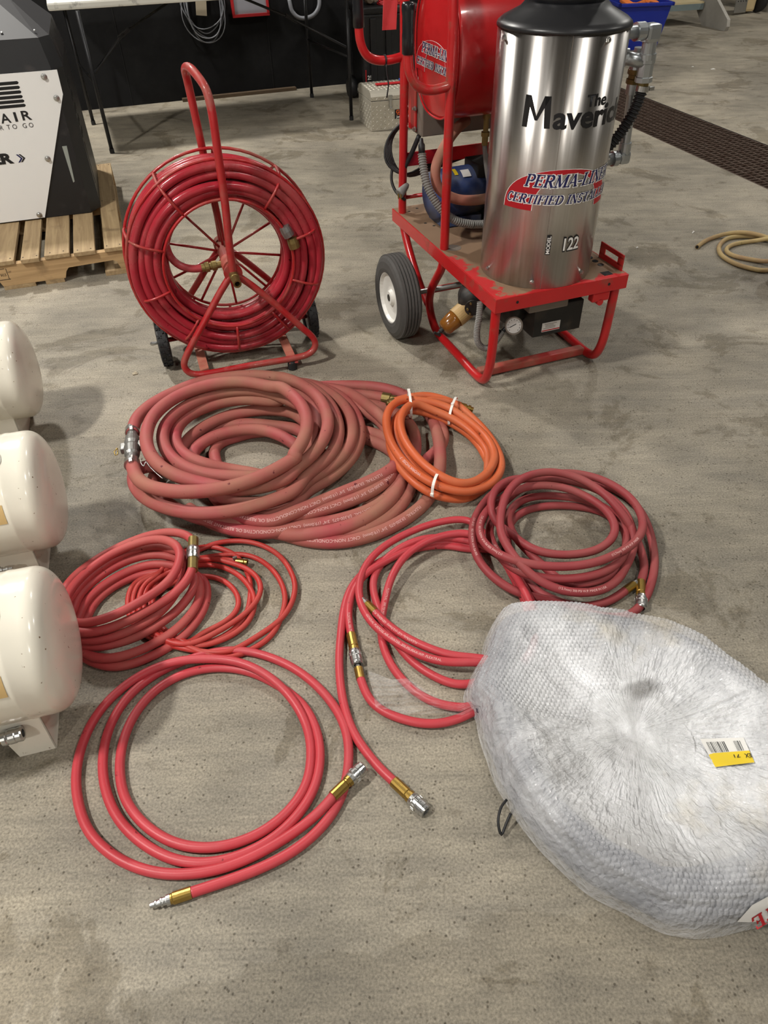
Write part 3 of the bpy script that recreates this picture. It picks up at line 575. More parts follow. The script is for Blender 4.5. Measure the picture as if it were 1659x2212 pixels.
# ---- A and B: the two thick dusty hoses ----------------------------------------------------------------
R_A = 0.0200
ptsA = (S('B1', .17, (145, 850, .15), (165, 960, .15), (240, 1060, .155), (400, 1110, .16), (600, 1132), (850, 1118), (1100, 1070), (1350, 975), (1560, 860), (1659, 790)) + S('B2', .18, (110, 840), (215, 700), (262, 560), (255, 440), (190, 320), (90, 230), (0, 170))
  + S('B1', .17, (1470, 200), (1150, 142), (850, 170), (550, 275), (350, 430), (275, 600), (290, 760), (390, 900, .16), (570, 1000, .145), (800, 1060, .13), (1050, 1110, .125), (1350, 1080, .13), (1600, 970, .135))
  + S('B2', .14, (110, 960), (280, 830), (400, 680), (452, 540), (430, 400), (340, 260), (180, 150), (0, 95)) + S('B1', .13, (1500, 110), (1250, 85), (1000, 105), (750, 150), (520, 240), (300, 360), (180, 480), (150, 610)))
paA = hose_path(ptsA, 16, .01)
# lower turns of the first hose
ptsA2 = (S('B1', .12, (1659, 360, .11), (1500, 285), (1300, 225, .13), (1100, 222, .13), (850, 262, .13), (620, 368, .13), (460, 500, .13), (412, 630, .13), (450, 770, .125), (560, 880, .12), (750, 965, .11), (1000, 995, .105), (1300, 1000, .1), (1600, 960, .1))
  + S('B2', .105, (130, 900), (290, 740), (370, 590), (380, 480), (330, 360), (220, 260), (90, 220)) + S('B1', .1, (1500, 330), (1250, 298), (1000, 312), (750, 390), (590, 490), (525, 610), (540, 720), (640, 820), (800, 885), (1000, 930, .07), (1300, 980, .07), (1500, 1060, .07))
  + S('B2', .075, (0, 1130), (200, 1015), (400, 880), (510, 750), (548, 600), (515, 430), (430, 300), (300, 190, .08), (120, 130, .08)) + S('B1', .07, (1500, 150, .065), (1200, 135, .06), (900, 180, .06)))
# explicit bottom strand with the worn patch
ptsA3 = (S('B2', .05, (400, 620), (320, 540), (180, 470)) + S('B1', .05, (1659, 440), (1480, 400), (1250, 398), (1000, 448), (820, 530), (660, 640), (600, 720), (560, 800, .04), (480, 880, .05), (350, 900, .06), (200, 900, .07), (150, 1000, .08), (190, 1120, .085), (300, 1215, .09), (470, 1280, .095), (700, 1325, .1), (1000, 1312, .1), (1300, 1240, .1), (1659, 1095, .1))
  + S('B2', .1, (200, 1015), (400, 880), (510, 750), (548, 600), (515, 430), (430, 300), (330, 210), (150, 140, .09), (0, 110, .08)) + S('B1', .07, (1450, 140), (1200, 130)))
ptsA4 = (S('B2', .03, (420, 800), (300, 790), (150, 735)) + S('B1', .05, (1659, 735, .04), (1600, 698), (1450, 610), (1250, 562), (1050, 580), (880, 630), (740, 710), (670, 800), (700, 900), (780, 1000), (900, 1150), (1100, 1240, .05), (1350, 1230, .06), (1659, 1150, .07)) + S('B2', .075, (200, 1070), (400, 960), (560, 840), (650, 700), (670, 540), (610, 380), (470, 250), (300, 170)) + S('B1', .06, (1560, 180, .06), (1300, 200, .05)))
ptsA5 = (S('B2', .022, (420, 660), (320, 640), (180, 595)) + S('B1', .02, (1659, 565), (1450, 545), (1250, 520), (1000, 530), (800, 600), (600, 700), (450, 850), (330, 1000), (360, 1150), (500, 1260), (750, 1370, .03), (1050, 1405, .045), (1380, 1345, .05), (1659, 1240, .05)) + S('B2', .05, (200, 1150), (420, 1040), (610, 890), (705, 760), (745, 620), (720, 480), (640, 350), (500, 235), (330, 175), (150, 145)) + S('B1', .05, (1500, 165), (1250, 160)))
for zz in (): pass
oA = floor_thing('air_hose', 'thick dusty pink red hose in the tall coil, ends joined by a claw coupling', 'hose', paA, GH)
hose(oA, paA, R_A, 'rubber_dusty', seg=18)
pathsA = []
for pp in (ptsA2, ptsA3, ptsA4, ptsA5):
    q_ = hose_path(pp, 26, .01); pathsA.append(q_); hose(oA, q_, R_A, 'rubber_dusty', 'lower_turn', seg=18)
# vertical end poking into the middle of the coil, with its clamp
q_ = hose_path(S('B1', .018, (912, 900), (885, 810), (888, 735), (950, 680), (1080, 640), (1200, 605), (1380, 590)), 4, .01); hose(oA, q_, R_A * .95, 'rubber_dusty', 'hose_end')
# claw coupling
pA0, pA1 = paA[0], paA[-1]; dj = pA0 - pA1; lj = np.linalg.norm(dj); dju = dj / lj
for e_, sg in ((pA1, 1), (pA0, -1)):
    mb = MB(); mb.lathe([(-.03, .0205), (-.03, .0225), (-.004, .0225), (-.004, .0205)], e_, dju * sg, 20, False)
    mb.box(e_ - dju * sg * .016 + np.array([.004, -.012, .018]), (.012, .02, .012), .3, bev=.002); mb.build('hose_clamp', 'zinc', oA, True)
cm = (pA0 + pA1) / 2
mb = MB(); mb.lathe([(-lj * .5, .0165), (-lj * .34, .0165), (-lj * .3, .022), (-lj * .08, .025), (0, .021), (lj * .08, .025), (lj * .3, .022), (lj * .34, .0165), (lj * .5, .0165)], cm, dju, 20, False)
for sg in (1, -1):
    sd = np.cross(dju, [0, 0, 1.0]); sd /= np.linalg.norm(sd)
    mb.box(cm + sd * .026 * sg, (.018, .036, .02), math.atan2(dju[1], dju[0]) + 1.57, bev=.004)
mb.build('claw_coupling', 'zinc_dull', oA, True)
mb = MB(); sd = -np.cross(dju, [0, 0, 1.0]) if True else 0; sd = np.array([-1, -.15, 0]); sd /= np.linalg.norm(sd)
c0 = cm + sd * .042 - dju * -.012
mb.tube([c0 + np.array([0, 0, .008]), c0 + sd * .01 + np.array([0, -.006, 0]), c0 + sd * .006 + np.array([0, -.016, -.006]), c0 + np.array([.002, -.018, -.004]), c0 + np.array([0, 0, .006])], .0016, 8); mb.build('safety_pin', 'brass', oA, True)
q_ = S('B1', .16, (235, 830), (225, 870), (250, 900), (270, 860), (300, 900), (360, 960), (420, 1010)); mb = MB(); mb.tube(q_, .0014, 8); mb.build('safety_wire', 'zinc', oA, True)
# second thick hose, spread to the right with printed text
topR = lambda *p: S('B2', *p)
sB6 = (S('B2', .018, (300, 190), (450, 182), (700, 178), (930, 195), (1130, 260), (1290, 360), (1385, 480), (1432, 620, .03), (1455, 780, .045), (1448, 960, .045), (1385, 1150, .02), (1250, 1298), (1060, 1425), (850, 1518), (600, 1578), (350, 1580), (120, 1535)) + S('B1', .019, (1380, 1440), (1100, 1330), (900, 1200), (820, 1040, .02)))
sB1 = (S('B2', .07, (330, 190, .05), (560, 215, .05), (720, 290, .06), (860, 400, .065), (980, 510), (1080, 640), (1120, 780), (1070, 890), (950, 975), (800, 1050), (600, 1130), (380, 1222), (180, 1305), (0, 1375)) + S('B1', .06, (1450, 1400), (1250, 1390), (1050, 1330)))
sB2 = (S('B2', .055, (560, 300, .04), (720, 380, .04), (880, 460, .04), (990, 590, .045), (1060, 740), (1060, 880), (1020, 990), (900, 1092), (700, 1192), (500, 1262), (300, 1320), (100, 1370, .045)) + S('B1', .03, (1450, 1420), (1200, 1370)))
sB3 = (S('B2', .035, (560, 500, .02), (660, 545, .022), (760, 585, .026), (930, 625, .03), (1060, 720, .03), (1130, 860), (1080, 1060), (980, 1190), (850, 1285), (600, 1372), (300, 1432), (0, 1478)) + S('B1', .035, (1450, 1492), (1200, 1492), (980, 1452), (800, 1380), (650, 1280)))
sB4 = (S('B2', .04, (600, 580, .018), (700, 620, .018), (800, 660, .018), (960, 720, .02), (1080, 830, .03), (1112, 970), (1085, 1100), (985, 1230), (800, 1368), (550, 1468), (300, 1512), (80, 1518, .03)) + S('B1', .02, (1450, 1500), (1200, 1430)))
sB5 = (S('B2', .018, (650, 325), (850, 350, .02), (1000, 400, .03), (1140, 480, .036), (1222, 590, .04), (1238, 720, .035), (1210, 900, .022), (1195, 1060), (1130, 1220), (980, 1372), (750, 1482), (500, 1535), (300, 1545)) + S('B1', .018, (1500, 1510), (1250, 1420)))
sB7 = S('B2', .018, (1380, 440), (1450, 520), (1490, 610), (1475, 710), (1400, 790), (1300, 870), (1180, 960), (1060, 1040), (950, 1150), (800, 1280))
sBe = S('B2', .035, (480, 250, .03), (650, 256, .03), (850, 272), (1010, 300))
oB = thing('air_hose', 'thick dusty red hose with white lettering, coil spilling to the right', 'hose', (P(780, 1050)[0], P(780, 1050)[1], 0), 0, GH)
PB = {}
for nm_, pp in dict(s6=sB6, s1=sB1, s2=sB2, s3=sB3, s4=sB4, s5=sB5, s7=sB7, e=sBe).items():
    q_ = hose_path(pp, 20, .01); PB[nm_] = q_; hose(oB, q_, R_A, 'rubber_dusty', 'hose_turn', seg=18)
mb = MB(); d_ = enddir(PB['e']); mb.lathe([(-.03, .0185), (-.03, .021), (0, .021), (.002, .016), (.02, .016), (.02, .010)], PB['e'][-1], d_, 16, False); mb.build('brass_end', 'brass_dull', oB, True)
FT = 'FLEXTRAL  ER300-075  3/4" (19.0mm)  CNCT NON-CONDUCTIVE OIL RESISTANT 300 PSI MAX WP'
hose_text(oB, PB['s6'], R_A, 920, 1122, FT, .0095, flip=False, lift=.1)
hose_text(oB, PB['s1'], R_A, 822, 1036, FT, .0095, flip=False, lift=.2)
hose_text(oB, PB['s2'], R_A, 852, 1028, FT, .0095, flip=False, lift=.2)
hose_text(oB, PB['s3'], R_A, 800, 1102, FT, .0095, flip=False, lift=.2)
# ---- Y: stiff old hose at the right edge ------------------------------------------------------------------
R_Y = .0105
ptsY = (S('Y', .011, (240, 590), (380, 480), (560, 400), (800, 330, .018), (1050, 296, .03), (1300, 310, .034), (1500, 355, .03), (1700, 420, .02), (1900, 560), (1950, 760), (1850, 960), (1650, 1060), (1450, 1050), (1250, 1005), (1050, 945), (850, 848), (720, 745), (672, 620), (725, 505), (860, 412), (1060, 378), (1300, 378), (1550, 400), (1800, 520, .02), (1880, 700, .024), (1800, 860, .024), (1600, 880, .014), (1400, 855), (1200, 820), (960, 765), (835, 690), (835, 615), (950, 545), (1150, 498), (1400, 465), (1650, 420, .03), (1850, 380, .02), (2100, 350)))
paY = hose_path(ptsY, 8); oY = floor_thing('old_hose', 'stiff yellowed paint-flecked hose with a cut open end lying on bare floor', 'hose', paY)
hose(oY, paY, R_Y, 'rubber_old'); d_ = enddir(paY, False); d_ /= np.linalg.norm(d_)
mb = MB(); mb.lathe([(.0006, .0001), (.0006, .0078)], paY[0], d_, 16, False, cap=False); mb.build('bore', 'hole_black', oY, True)
simple('red_cast', s2l(150, 24, 30), .5, var=.2)
oR = thing('red_flange', 'red round metal flange cut off by the right picture edge', 'flange', tuple(P(1672, 612)[:2]) + (0,))
p_ = P(1672, 612); mb = MB(); mb.lathe([(0, .005), (0, .058), (.006, .062), (.03, .062), (.036, .056), (.036, .03), (.05, .026), (.06, .026), (.06, .012)], (p_[0], p_[1] , .06), (.75, .35, .25), 28, True); mb.build('disc', 'red_cast', oR, True)
mb = MB(); mb.cyl((p_[0] + .02, p_[1] + .005, .065), (p_[0] + .22, p_[1] + .1, .03), .02, 16); mb.build('pipe_stub', 'red_cast', oR, True)
# ================================================================ hot-water cart
simple('paint_red', s2l(188, 28, 32), 0.34, var=0.12, vscale=12, dirt=s2l(120, 84, 66), dirt_amt=0.12, dscale=9, coat=0.3)
simple('paint_red_tank', s2l(184, 26, 30), 0.32, var=0.08, vscale=5, dirt=s2l(150, 70, 60), dirt_amt=0.05, dscale=4, coat=0.35)
simple('paint_red_worn', s2l(176, 34, 36), 0.45, var=0.15, vscale=14, dirt=s2l(142, 96, 78), dirt_amt=0.62, dscale=7)
def deckmat():
    mt, nt, b = newmat('deck_dusty'); tc = N(nt, 'ShaderNodeTexCoord'); co = tc.outputs['Object']
    # paint is rubbed bare red along the front-left edge, brown dust everywhere else
    sx = N(nt, 'ShaderNodeSeparateXYZ'); nt.links.new(co, sx.inputs[0])
    yb = N(nt, 'ShaderNodeMath', operation='SUBTRACT'); yb.inputs[1].default_value = .30; nt.links.new(sx.outputs[1], yb.inputs[0])
    yc = N(nt, 'ShaderNodeMath', operation='MAXIMUM'); yc.inputs[1].default_value = 0.0; nt.links.new(yb.outputs[0], yc.inputs[0])
    xa = N(nt, 'ShaderNodeMath', operation='MULTIPLY_ADD'); xa.inputs[1].default_value = .9; nt.links.new(yc.outputs[0], xa.inputs[0]); nt.links.new(sx.outputs[0], xa.inputs[2])
    ya = N(nt, 'ShaderNodeMath', operation='MULTIPLY_ADD'); ya.inputs[1].default_value = 1.5; ya.inputs[2].default_value = .06; nt.links.new(sx.outputs[1], ya.inputs[0])
    ad = N(nt, 'ShaderNodeMath', operation='MINIMUM'); nt.links.new(xa.outputs[0], ad.inputs[0]); nt.links.new(ya.outputs[0], ad.inputs[1])
    nz = noise(nt, co, 16, 6, 0.7); a2 = N(nt, 'ShaderNodeMath', operation='MULTIPLY_ADD'); a2.inputs[1].default_value = 0.22; nt.links.new(nz, a2.inputs[0]); nt.links.new(ad.outputs[0], a2.inputs[2])
    f = ramp(nt, a2.outputs[0], 0.118, 0.135)
    dust = mix(nt, noise(nt, co, 6, 4), s2l(112, 88, 68), s2l(146, 118, 92))
    nt.links.new(mix(nt, f, s2l(186, 34, 36), dust), b.inputs['Base Color']); b.inputs['Roughness'].default_value = 0.7
deckmat()
def brushed():
    mt, nt, b = newmat('stainless'); co = N(nt, 'ShaderNodeTexCoord').outputs['Object']
    mp = N(nt, 'ShaderNodeMapping'); mp.inputs['Scale'].default_value = (1, 1, 0.02); nt.links.new(co, mp.inputs[0])
    f = noise(nt, mp.outputs[0], 34, 4, 0.6)
    nt.links.new(ramp(nt, f, 0.3, 0.7, s2l(196, 190, 184), s2l(226, 222, 218)), b.inputs['Base Color'])
    b.inputs['Metallic'].default_value = 1.0; nt.links.new(ramp(nt, f, 0.3, 0.7, (0.26,) * 3, (0.36,) * 3), b.inputs['Roughness'])
    b.inputs['Anisotropic'].default_value = 0.88; b.inputs['Anisotropic Rotation'].default_value = 0.25
    tg = N(nt, 'ShaderNodeTangent', direction_type='RADIAL', axis='Z'); nt.links.new(tg.outputs[0], b.inputs['Tangent'])
    bump(nt, b, noise(nt, mp.outputs[0], 14, 3), 0.12, 0.004)
brushed()
simple('plastic_black', s2l(34, 34, 36), 0.35, var=0.2, vscale=8, dirt=s2l(88, 84, 80), dirt_amt=0.12, dscale=4)
simple('grip_black', s2l(22, 23, 27), 0.28)
simple('decal_black', (0.01, 0.01, 0.012), 0.4)
simple('decal_white', s2l(236, 234, 230), 0.45)
simple('decal_red', s2l(176, 22, 34), 0.4)
simple('decal_navy', s2l(28, 30, 84), 0.4)
simple('tire_black', s2l(74, 72, 70), 0.75, var=0.25, vscale=25, bumpamt=0.2, bscale=90)
simple('rim_white', s2l(226, 224, 218), 0.4)
simple('box_grey', s2l(132, 122, 112), 0.5, 0.3, var=0.12)
simple('motor_blue', s2l(34, 62, 124), 0.5, var=0.15, dirt=s2l(104, 106, 106), dirt_amt=0.6, dscale=5)
simple('hose_tan', s2l(176, 108, 92), 0.6, var=0.15, dirt=s2l(160, 128, 104), dirt_amt=0.5, dscale=6)
simple('conduit_grey', s2l(132, 130, 126), 0.5, var=0.1)
simple('burner_black', s2l(26, 25, 24), 0.5, var=0.3, dirt=s2l(70, 62, 52), dirt_amt=0.2, dscale=10)
simple('filter_tan', s2l(176, 146, 96), 0.5, var=0.15)
simple('filter_bowl', s2l(124, 78, 28), 0.18, var=0.2)
simple('label_white', s2l(222, 220, 216), 0.5)
simple('label_yellow', s2l(226, 196, 40), 0.5)
simple('galv', s2l(186, 190, 192), 0.32, 0.85, var=0.12, vscale=30)
CO = P(1050, 842)[:2]; _ce = P(1290, 787)[:2] - CO; CANG = math.atan2(_ce[1], _ce[0])
cart = thing('hot_water_cart', 'red wheeled hot water heater cart with tall stainless steel boiler and red drum', 'heater cart', (CO[0], CO[1], 0), CANG)
WD = .475; RT_ = .0165
def tubep(name, pts, r=RT_, mat='paint_red', par=cart, seg=14, it=4, step=.012, **k):
    mb = MB(); mb.tube(pts, r, seg, step=step, it=it); return mb.build(name, mat, par, **k)
# side frames
for sx in (0.0, WD):
    fr = tubep('side_frame', [(sx, -.02, .35), (sx, -.018, .2), (sx, -.008, .09), (sx, .02, .03), (sx, .07, .0168), (sx, .2, .0165), (sx, .36, .0165), (sx, .45, .02), (sx, .50, .05), (sx, .535, .11), (sx, .52, .17), (sx, .47, .24), (sx, .42, .31), (sx, .41, .375), (sx, .41, .5), (sx, .41, .7), (sx, .41, .92), (sx, .41, 1.1), (sx, .425, 1.19), (sx, .49, 1.265), (sx, .58, 1.285), (sx, .66, 1.285), (sx, .75, 1.265), (sx, .805, 1.19), (sx, .81, 1.1), (sx, .81, .9), (sx, .82, .6), (sx, .83, .40), (sx, .825, .345), (sx, .785, .285), (sx, .70, .20), (sx, .60, .125), (sx, .54, .10)])
# crossbars
mb = MB(); mb.box((WD / 2, .09, .022), (WD - .02, .035, .03), bev=.006); mb.build('cross_bar', 'paint_red_worn', cart)
mb = MB(); mb.cyl((0, .56, .15), (WD, .56, .15), .013, 12); mb.build('cross_bar', 'paint_red', cart)
mb = MB(); mb.box((WD / 2, .825, .585), (WD - .02, .006, .05)); mb.build('cross_strap', 'paint_red', cart)
mb = MB(); mb.cyl((0, .828, .44), (WD, .828, .44), .008, 10); mb.build('cross_rod', 'paint_red', cart)
# deck: folded sheet with flanges
mb = MB(); z = .378
mb.box((WD / 2, .42, z), (WD + .036, .94, .004)); mb.build('deck_plate', 'deck_dusty', cart)
for nm, c, dm in (('deck_flange', (WD / 2, -.05, z - .023), (WD + .04, .004, .05)), ('deck_flange', (WD / 2, .89, z - .023), (WD + .04, .004, .05)), ('deck_flange', (-.02, .42, z - .023), (.004, .944, .05)), ('deck_flange', (WD + .02, .42, z - .023), (.004, .944, .05))):
    mb = MB(); mb.box(c, dm, bev=.0015); mb.build(nm, 'paint_red', cart)
for hx, hy in ((.03, .83), (.075, .85), (.04, .68), (.085, .70), (.06, .64)):
    mb = MB(); mb.lathe([(0, .006), (.0004, .006)], (hx, hy, z + .0021), (0, 0, 1), 12, False); mb.build('deck_hole', 'hole_black', cart)
mb = MB(); mb.lathe([(0, .03), (.0006, .03)], (.035, .405, z + .002), (0, 0, 1), 20, False); mb.build('weld_pad', 'box_grey', cart)
mb = MB(); mb.box((.43, -.015, z + .0022), (.035, .03, .0006)); mb.build('square_hole', 'hole_black', cart)
for k in range(3):
    mb = MB(); mb.lathe([(0, .005), (0, .011), (.0015, .011), (.0015, .005)], (.452, .055 + .035 * k, z + .002), (0, 0, 1), 14, False); mb.build('grommet', 'rubber_black', cart)
# slotted bracket on the right edge
mb = MB(); bx_ = .488
mb.box((bx_, .05, z + .012), (.004, .14, .02)); mb.box((bx_, .05, z + .05), (.004, .14, .016)); mb.box((bx_, -.005, z + .032), (.004, .03, .03)); mb.box((bx_, .105, z + .032), (.004, .03, .03)); mb.build('slotted_bracket', 'paint_red', cart)
mb = MB(); mb.box((.40, -.035, z - .065), (.07, .03, .035), bev=.006); mb.cyl((.40, -.02, z - .085), (.40, -.05, z - .085), .012, 12); mb.build('latch_bracket', 'paint_red', cart)
for bx, by in ((.06, -.0525), (.42, -.0525)):
    mb = MB(); mb.lathe([(0, .005), (.001, .005)], (bx, by, z - .02), (0, -1, 0), 12, False); mb.build('flange_hole', 'hole_black', cart)
# handles with grips
for hy, dz_, du_ in ((.41, 0, 0), (.815, .022, -.02)):
    h = tubep('handle', [(0, hy, .92 + dz_), (-.04, hy, .912 + dz_), (-.085 + du_ * .6, hy, .912 + dz_), (-.125 + du_, hy, .93 + dz_), (-.146 + du_, hy, .97 + dz_), (-.15 + du_, hy, 1.02 + dz_), (-.15 + du_, hy, 1.06 + dz_)], .0155)
    mb = MB(); mb.lathe([(0, .0165), (.002, .0195), (.05, .0195), (.06, .0185), (.1, .0185), (.115, .0205), (.128, .0205), (.135, .017), (.137, .004)], (-.15 + du_, hy, 1.017 + dz_), (0, 0, 1), 20); mb.build('grip', 'grip_black', h)
mb = MB(); mb.lathe([(-.003, .0172), (-.003, .0185), (.003, .0185), (.003, .0172)], (-.075, .815, .934), (1, 0, 0), 16, False); mb.tube([(-.075, .798, .925), (-.075, .795, .895), (-.071, .79, .865), (-.08, .785, .82)], .0028, 8); mb.build('cable_tie', 'rubber_black', cart)
# wheels
for sg, wx in ((-1, -.14), (1, WD + .14)):
    wy, wz, WR = .53, .166, .166
    prof = [(-.045, .10), (-.048, .115), (-.046, .14), (-.040, .153), (-.033, .160)]
    tread = []
    for i, gx in enumerate((-.026, -.013, 0, .013, .026)):
        tread += [(gx - .0055, WR - .0008 * abs(gx) * 40), (gx + .0035, WR - .0008 * abs(gx) * 40), (gx + .0045, WR - .007), (gx + .0065, WR - .007)]
    prof += tread[:-2] + [(.033, .160), (.040, .153), (.046, .14), (.048, .115), (.045, .10)]
    mb = MB(); mb.lathe(prof, (wx, wy, wz), (1, 0, 0), 48, False, cap=False); tr = mb.build('tire', 'tire_black', cart)
    mb = MB(); mb.lathe([(-.034, .102), (-.042, .103), (-.042, .096), (-.030, .090), (-.026, .06), (-.026, .032), (-.040, .026), (-.040, .013), (.040, .013), (.040, .026), (.026, .032), (.026, .06), (.03, .09), (.042, .096), (.042, .103), (.034, .102)], (wx, wy, wz), (1, 0, 0), 36, False, cap=False); w_ = mb.build('wheel_rim', 'rim_white', cart)
    mb = MB(); mb.lathe([(-.041, .0001), (-.041, .014), (.041, .014), (.041, .0001)], (wx, wy, wz), (1, 0, 0), 16, False); mb.build('wheel_bore', 'burner_black', w_)
mb = MB(); mb.cyl((-.18, .53, .166), (WD + .18, .53, .166), .0095, 12); mb.build('axle', 'zinc_dull', cart)
# boiler
BU, BV, BR = .229, .140, .191; Z0, Z1 = .381, 1.108
mb = MB(); mb.lathe([(0, BR - .003), (0, BR), (Z1 - Z0, BR), (Z1 - Z0, BR - .003)], (BU, BV, Z0), (0, 0, 1), 96); boil = mb.build('boiler_jacket', 'stainless', cart)
mb = MB(); mb.lathe([(0, BR - .002), (0, BR + .0035), (.006, BR + .004), (.012, BR + .001), (.022, BR - .012), (.045, BR - .06), (.058, .118), (.060, .105), (.0605, .05)], (BU, BV, Z1 - .004), (0, 0, 1), 72); mb.build('boiler_cap', 'plastic_black', cart)
mb = MB(); mb.lathe([(0, .106), (.002, .108), (.075, .108), (.075, .102), (.02, .1)], (BU, BV, Z1 + .052), (0, 0, 1), 48); mb.build('flue_collar', 'grip_black', cart)
PHC = math.radians(-122.72)
def cyl_pt(s, zz, off): a = PHC + s / BR; return (BU + (BR + off) * math.cos(a), BV + (BR + off) * math.sin(a), zz)
def decal_cyl(name, vs, fs, mat, off, du=.006, par=None):
    v2, f2 = slice_u([tuple(x) for x in vs], fs, du)
    mb = MB(); mb.add([cyl_pt(a, b, off) for a, b in v2], f2, True); return mb.build(name, mat, par or cart)
def word(txt, s0, zb, h, w=None, bold=.0):
    v_, f_ = text_faces(txt, bold); v_ = v_ * h
    if w: v_ = v_ * np.array([w / (v_[:, 0].max() - v_[:, 0].min()), 1])
    return v_ + np.array([s0, zb]), f_
for nm, (v_, f_) in ((
    'letters_maverick', (np.array([(-.088, .873), (-.072, .873), (-.066, .957), (-.084, .957), (-.020, .873), (-.003, .873), (-.008, .957), (-.027, .957), (-.084, .957), (-.066, .957), (-.042, .893), (-.050, .893), (-.050, .893), (-.042, .893), (-.027 + .019, .957), (-.027, .957)]), [(0, 1, 2, 3), (4, 5, 6, 7), (8, 11, 10, 9), (12, 15, 14, 13)])), ('letters_maverick', word('averick', .004, .874, .062, .275, .028)), ('letters_the', word('The', .097, .928, .032, .072, .022))):
    decal_cyl(nm, v_, f_, 'decal_black', .0008)
def band(outer, inner):
    n = len(outer); return np.array(outer + inner), [(i, i + 1, n + i + 1, n + i) for i in range(n - 1)]
def perma(place, par, filled=True):
    """installer decal: arched band, then two lines of outlined serif italics. place(name, verts, faces, material, layer)"""
    k = 24
    def arch(g):
        out, inn = [], []
        for i in range(k + 1):
            t = math.pi * (1 - i / k); x = .062 + .187 * math.cos(t); y = .638 + .122 * math.sin(t) ** .8 if math.sin(t) > 0 else .638
            xi = .082 + .112 * math.cos(t); yi = .636 + .112 * max(0, math.sin(t)) ** .9
            c = np.array([.07, .69]); o_ = np.array([x, y]); i_ = np.array([xi, yi])
            d_ = (o_ - i_); d_ /= np.linalg.norm(d_) + 1e-9
            out.append(tuple(o_ + d_ * g)); inn.append(tuple(i_ - d_ * g))
        return out, inn
    o, i_ = arch(.0022); place('band_outline', *band(o, i_), 'decal_white', 0)
    o, i_ = arch(0); place('band', *band(o, i_), 'decal_red', 1)
    for txt, s0, zb, h, w in (('PERMA-LINER', -.06, .709, .036, .318), ('CERTIFIED INSTALLER', -.118, .658, .027, .385)):
        v_, f_, tw = serif_text(txt, 0); sc = np.array([w / tw, h])
        vo, fo, _ = serif_text(txt, .07); place('letter_outline', vo * sc + np.array([s0, zb]) + np.array([.0012, -.0008]), fo, 'decal_white', 2)
        place('letters', v_ * sc + np.array([s0, zb]), f_, 'decal_navy', 3)
perma(lambda nm, v_, f_, m_, l_: decal_cyl(nm, v_, f_, m_, .0006 + .0004 * l_), cart)
v_, f_ = word('122', .088, .507, .045, .062, .06); decal_cyl('letters_number', v_, f_, 'decal_black', .0008)
v_, f_ = word('122', .090, .509, .041, .058, .02); decal_cyl('letters_number', v_, f_, 'decal_white', .0014)
mb_v, mb_f = [(.030, .498), (.047, .498), (.047, .562), (.030, .562)], [(0, 1, 2, 3)]; decal_cyl('model_plate', mb_v, mb_f, 'decal_black', .0006)
v_, f_ = word('MODEL', 0, 0, .012, .058, .02); v_ = np.stack([.0445 - v_[:, 1], .501 + v_[:, 0]], 1); decal_cyl('letters_model', v_, f_, 'decal_white', .0012)
decal_cyl('seam', [(.030, Z0), (.0312, Z0), (.0312, Z1 - .004), (.030, Z1 - .004)], [(0, 1, 2, 3)], 'box_grey', .0006)
for s_, zz in ((.138, 1.088), (-.19, 1.085), (-.185, .405), (0, .404), (.192, .412), (.29, .75)):
    p_ = Vector(cyl_pt(s_, zz, 0)); n_ = (p_ - Vector((BU, BV, zz))).normalized(); mb = MB(); mb.lathe([(0, .0085), (.0015, .0085), (.002, .006), (.006, .0055), (.0065, .001)], p_, n_, 6, False); mb.build('screw', 'zinc', cart)
# red drum behind the frame, axis across the cart
DVc, DZc, DR = .612, .985, .205
def drum_ring(r, n=56):
    o = []
    for j in range(n):
        t = 2 * math.pi * j / n; ca, sa = math.cos(t), math.sin(t); rr = r * (abs(ca) ** 2.5 + abs(sa) ** 2.5) ** (-1 / 2.5) * .97
        o.append((rr * ca * .9, rr * sa * (1.04 if sa < 0 else 1.0)))
    return o
mb = MB(); vs = []; fs = []; rings = [(.035, .02), (.035, DR * .6), (.036, DR * .93), (.041, DR * .99), (.05, DR), (.47, DR), (.48, DR * .98), (.484, DR * .9), (.484, .02)]
for x_, r_ in rings: vs += [(x_, DVc + a, DZc + b) for a, b in drum_ring(r_)]
nseg = 56
for i in range(len(rings) - 1):
    for j in range(nseg): k_ = (j + 1) % nseg; fs.append((i * nseg + j, (i + 1) * nseg + j, (i + 1) * nseg + k_, i * nseg + k_))
mb.add(vs, fs, True); mb.f += [tuple(range(nseg)), tuple((len(rings) - 1) * nseg + j for j in range(nseg))[::-1]]; mb.sm += [False, False]
mb.build('drum', 'paint_red_tank', cart)
mb = MB(); q_ = [(.0345, DVc + a * 1.0, DZc + b) for a, b in drum_ring(DR * .985)]; mb.tube(q_, .004, 6, closed=True, step=.02); mb.build('drum_seam', 'paint_red_tank', cart)
# the same installer decal on the drum end (reads towards the left side of the cart, -u)
def place_drum(nm, v_, f_, m_, l_):
    mb = MB(); a = math.radians(0); vv = []
    for s_, zz in v_: vv.append((.0335 - .0003 - .0004 * l_, .775 - (s_ + .118) * .83, .926 + (zz - .658) * .82))
    mb.add(vv, f_); mb.build(nm, m_, cart)
perma(place_drum, cart)
# grey control box under the drum
mb = MB(); mb.box((.20, .80, .765), (.30, .10, .17), bev=.004); gb = mb.build('control_box', 'box_grey', cart)
mb = MB(); mb.box((.045, .835, .79), (.006, .07, .2)); mb.build('mount_plate', 'paint_red', cart)
for zz in (.70, .77):
    mb = MB(); mb.lathe([(0, .009), (.004, .009), (.006, .006), (.012, .006)], (.042, .80, zz), (-1, 0, 0), 6, False); mb.build('bolt', 'zinc', cart)
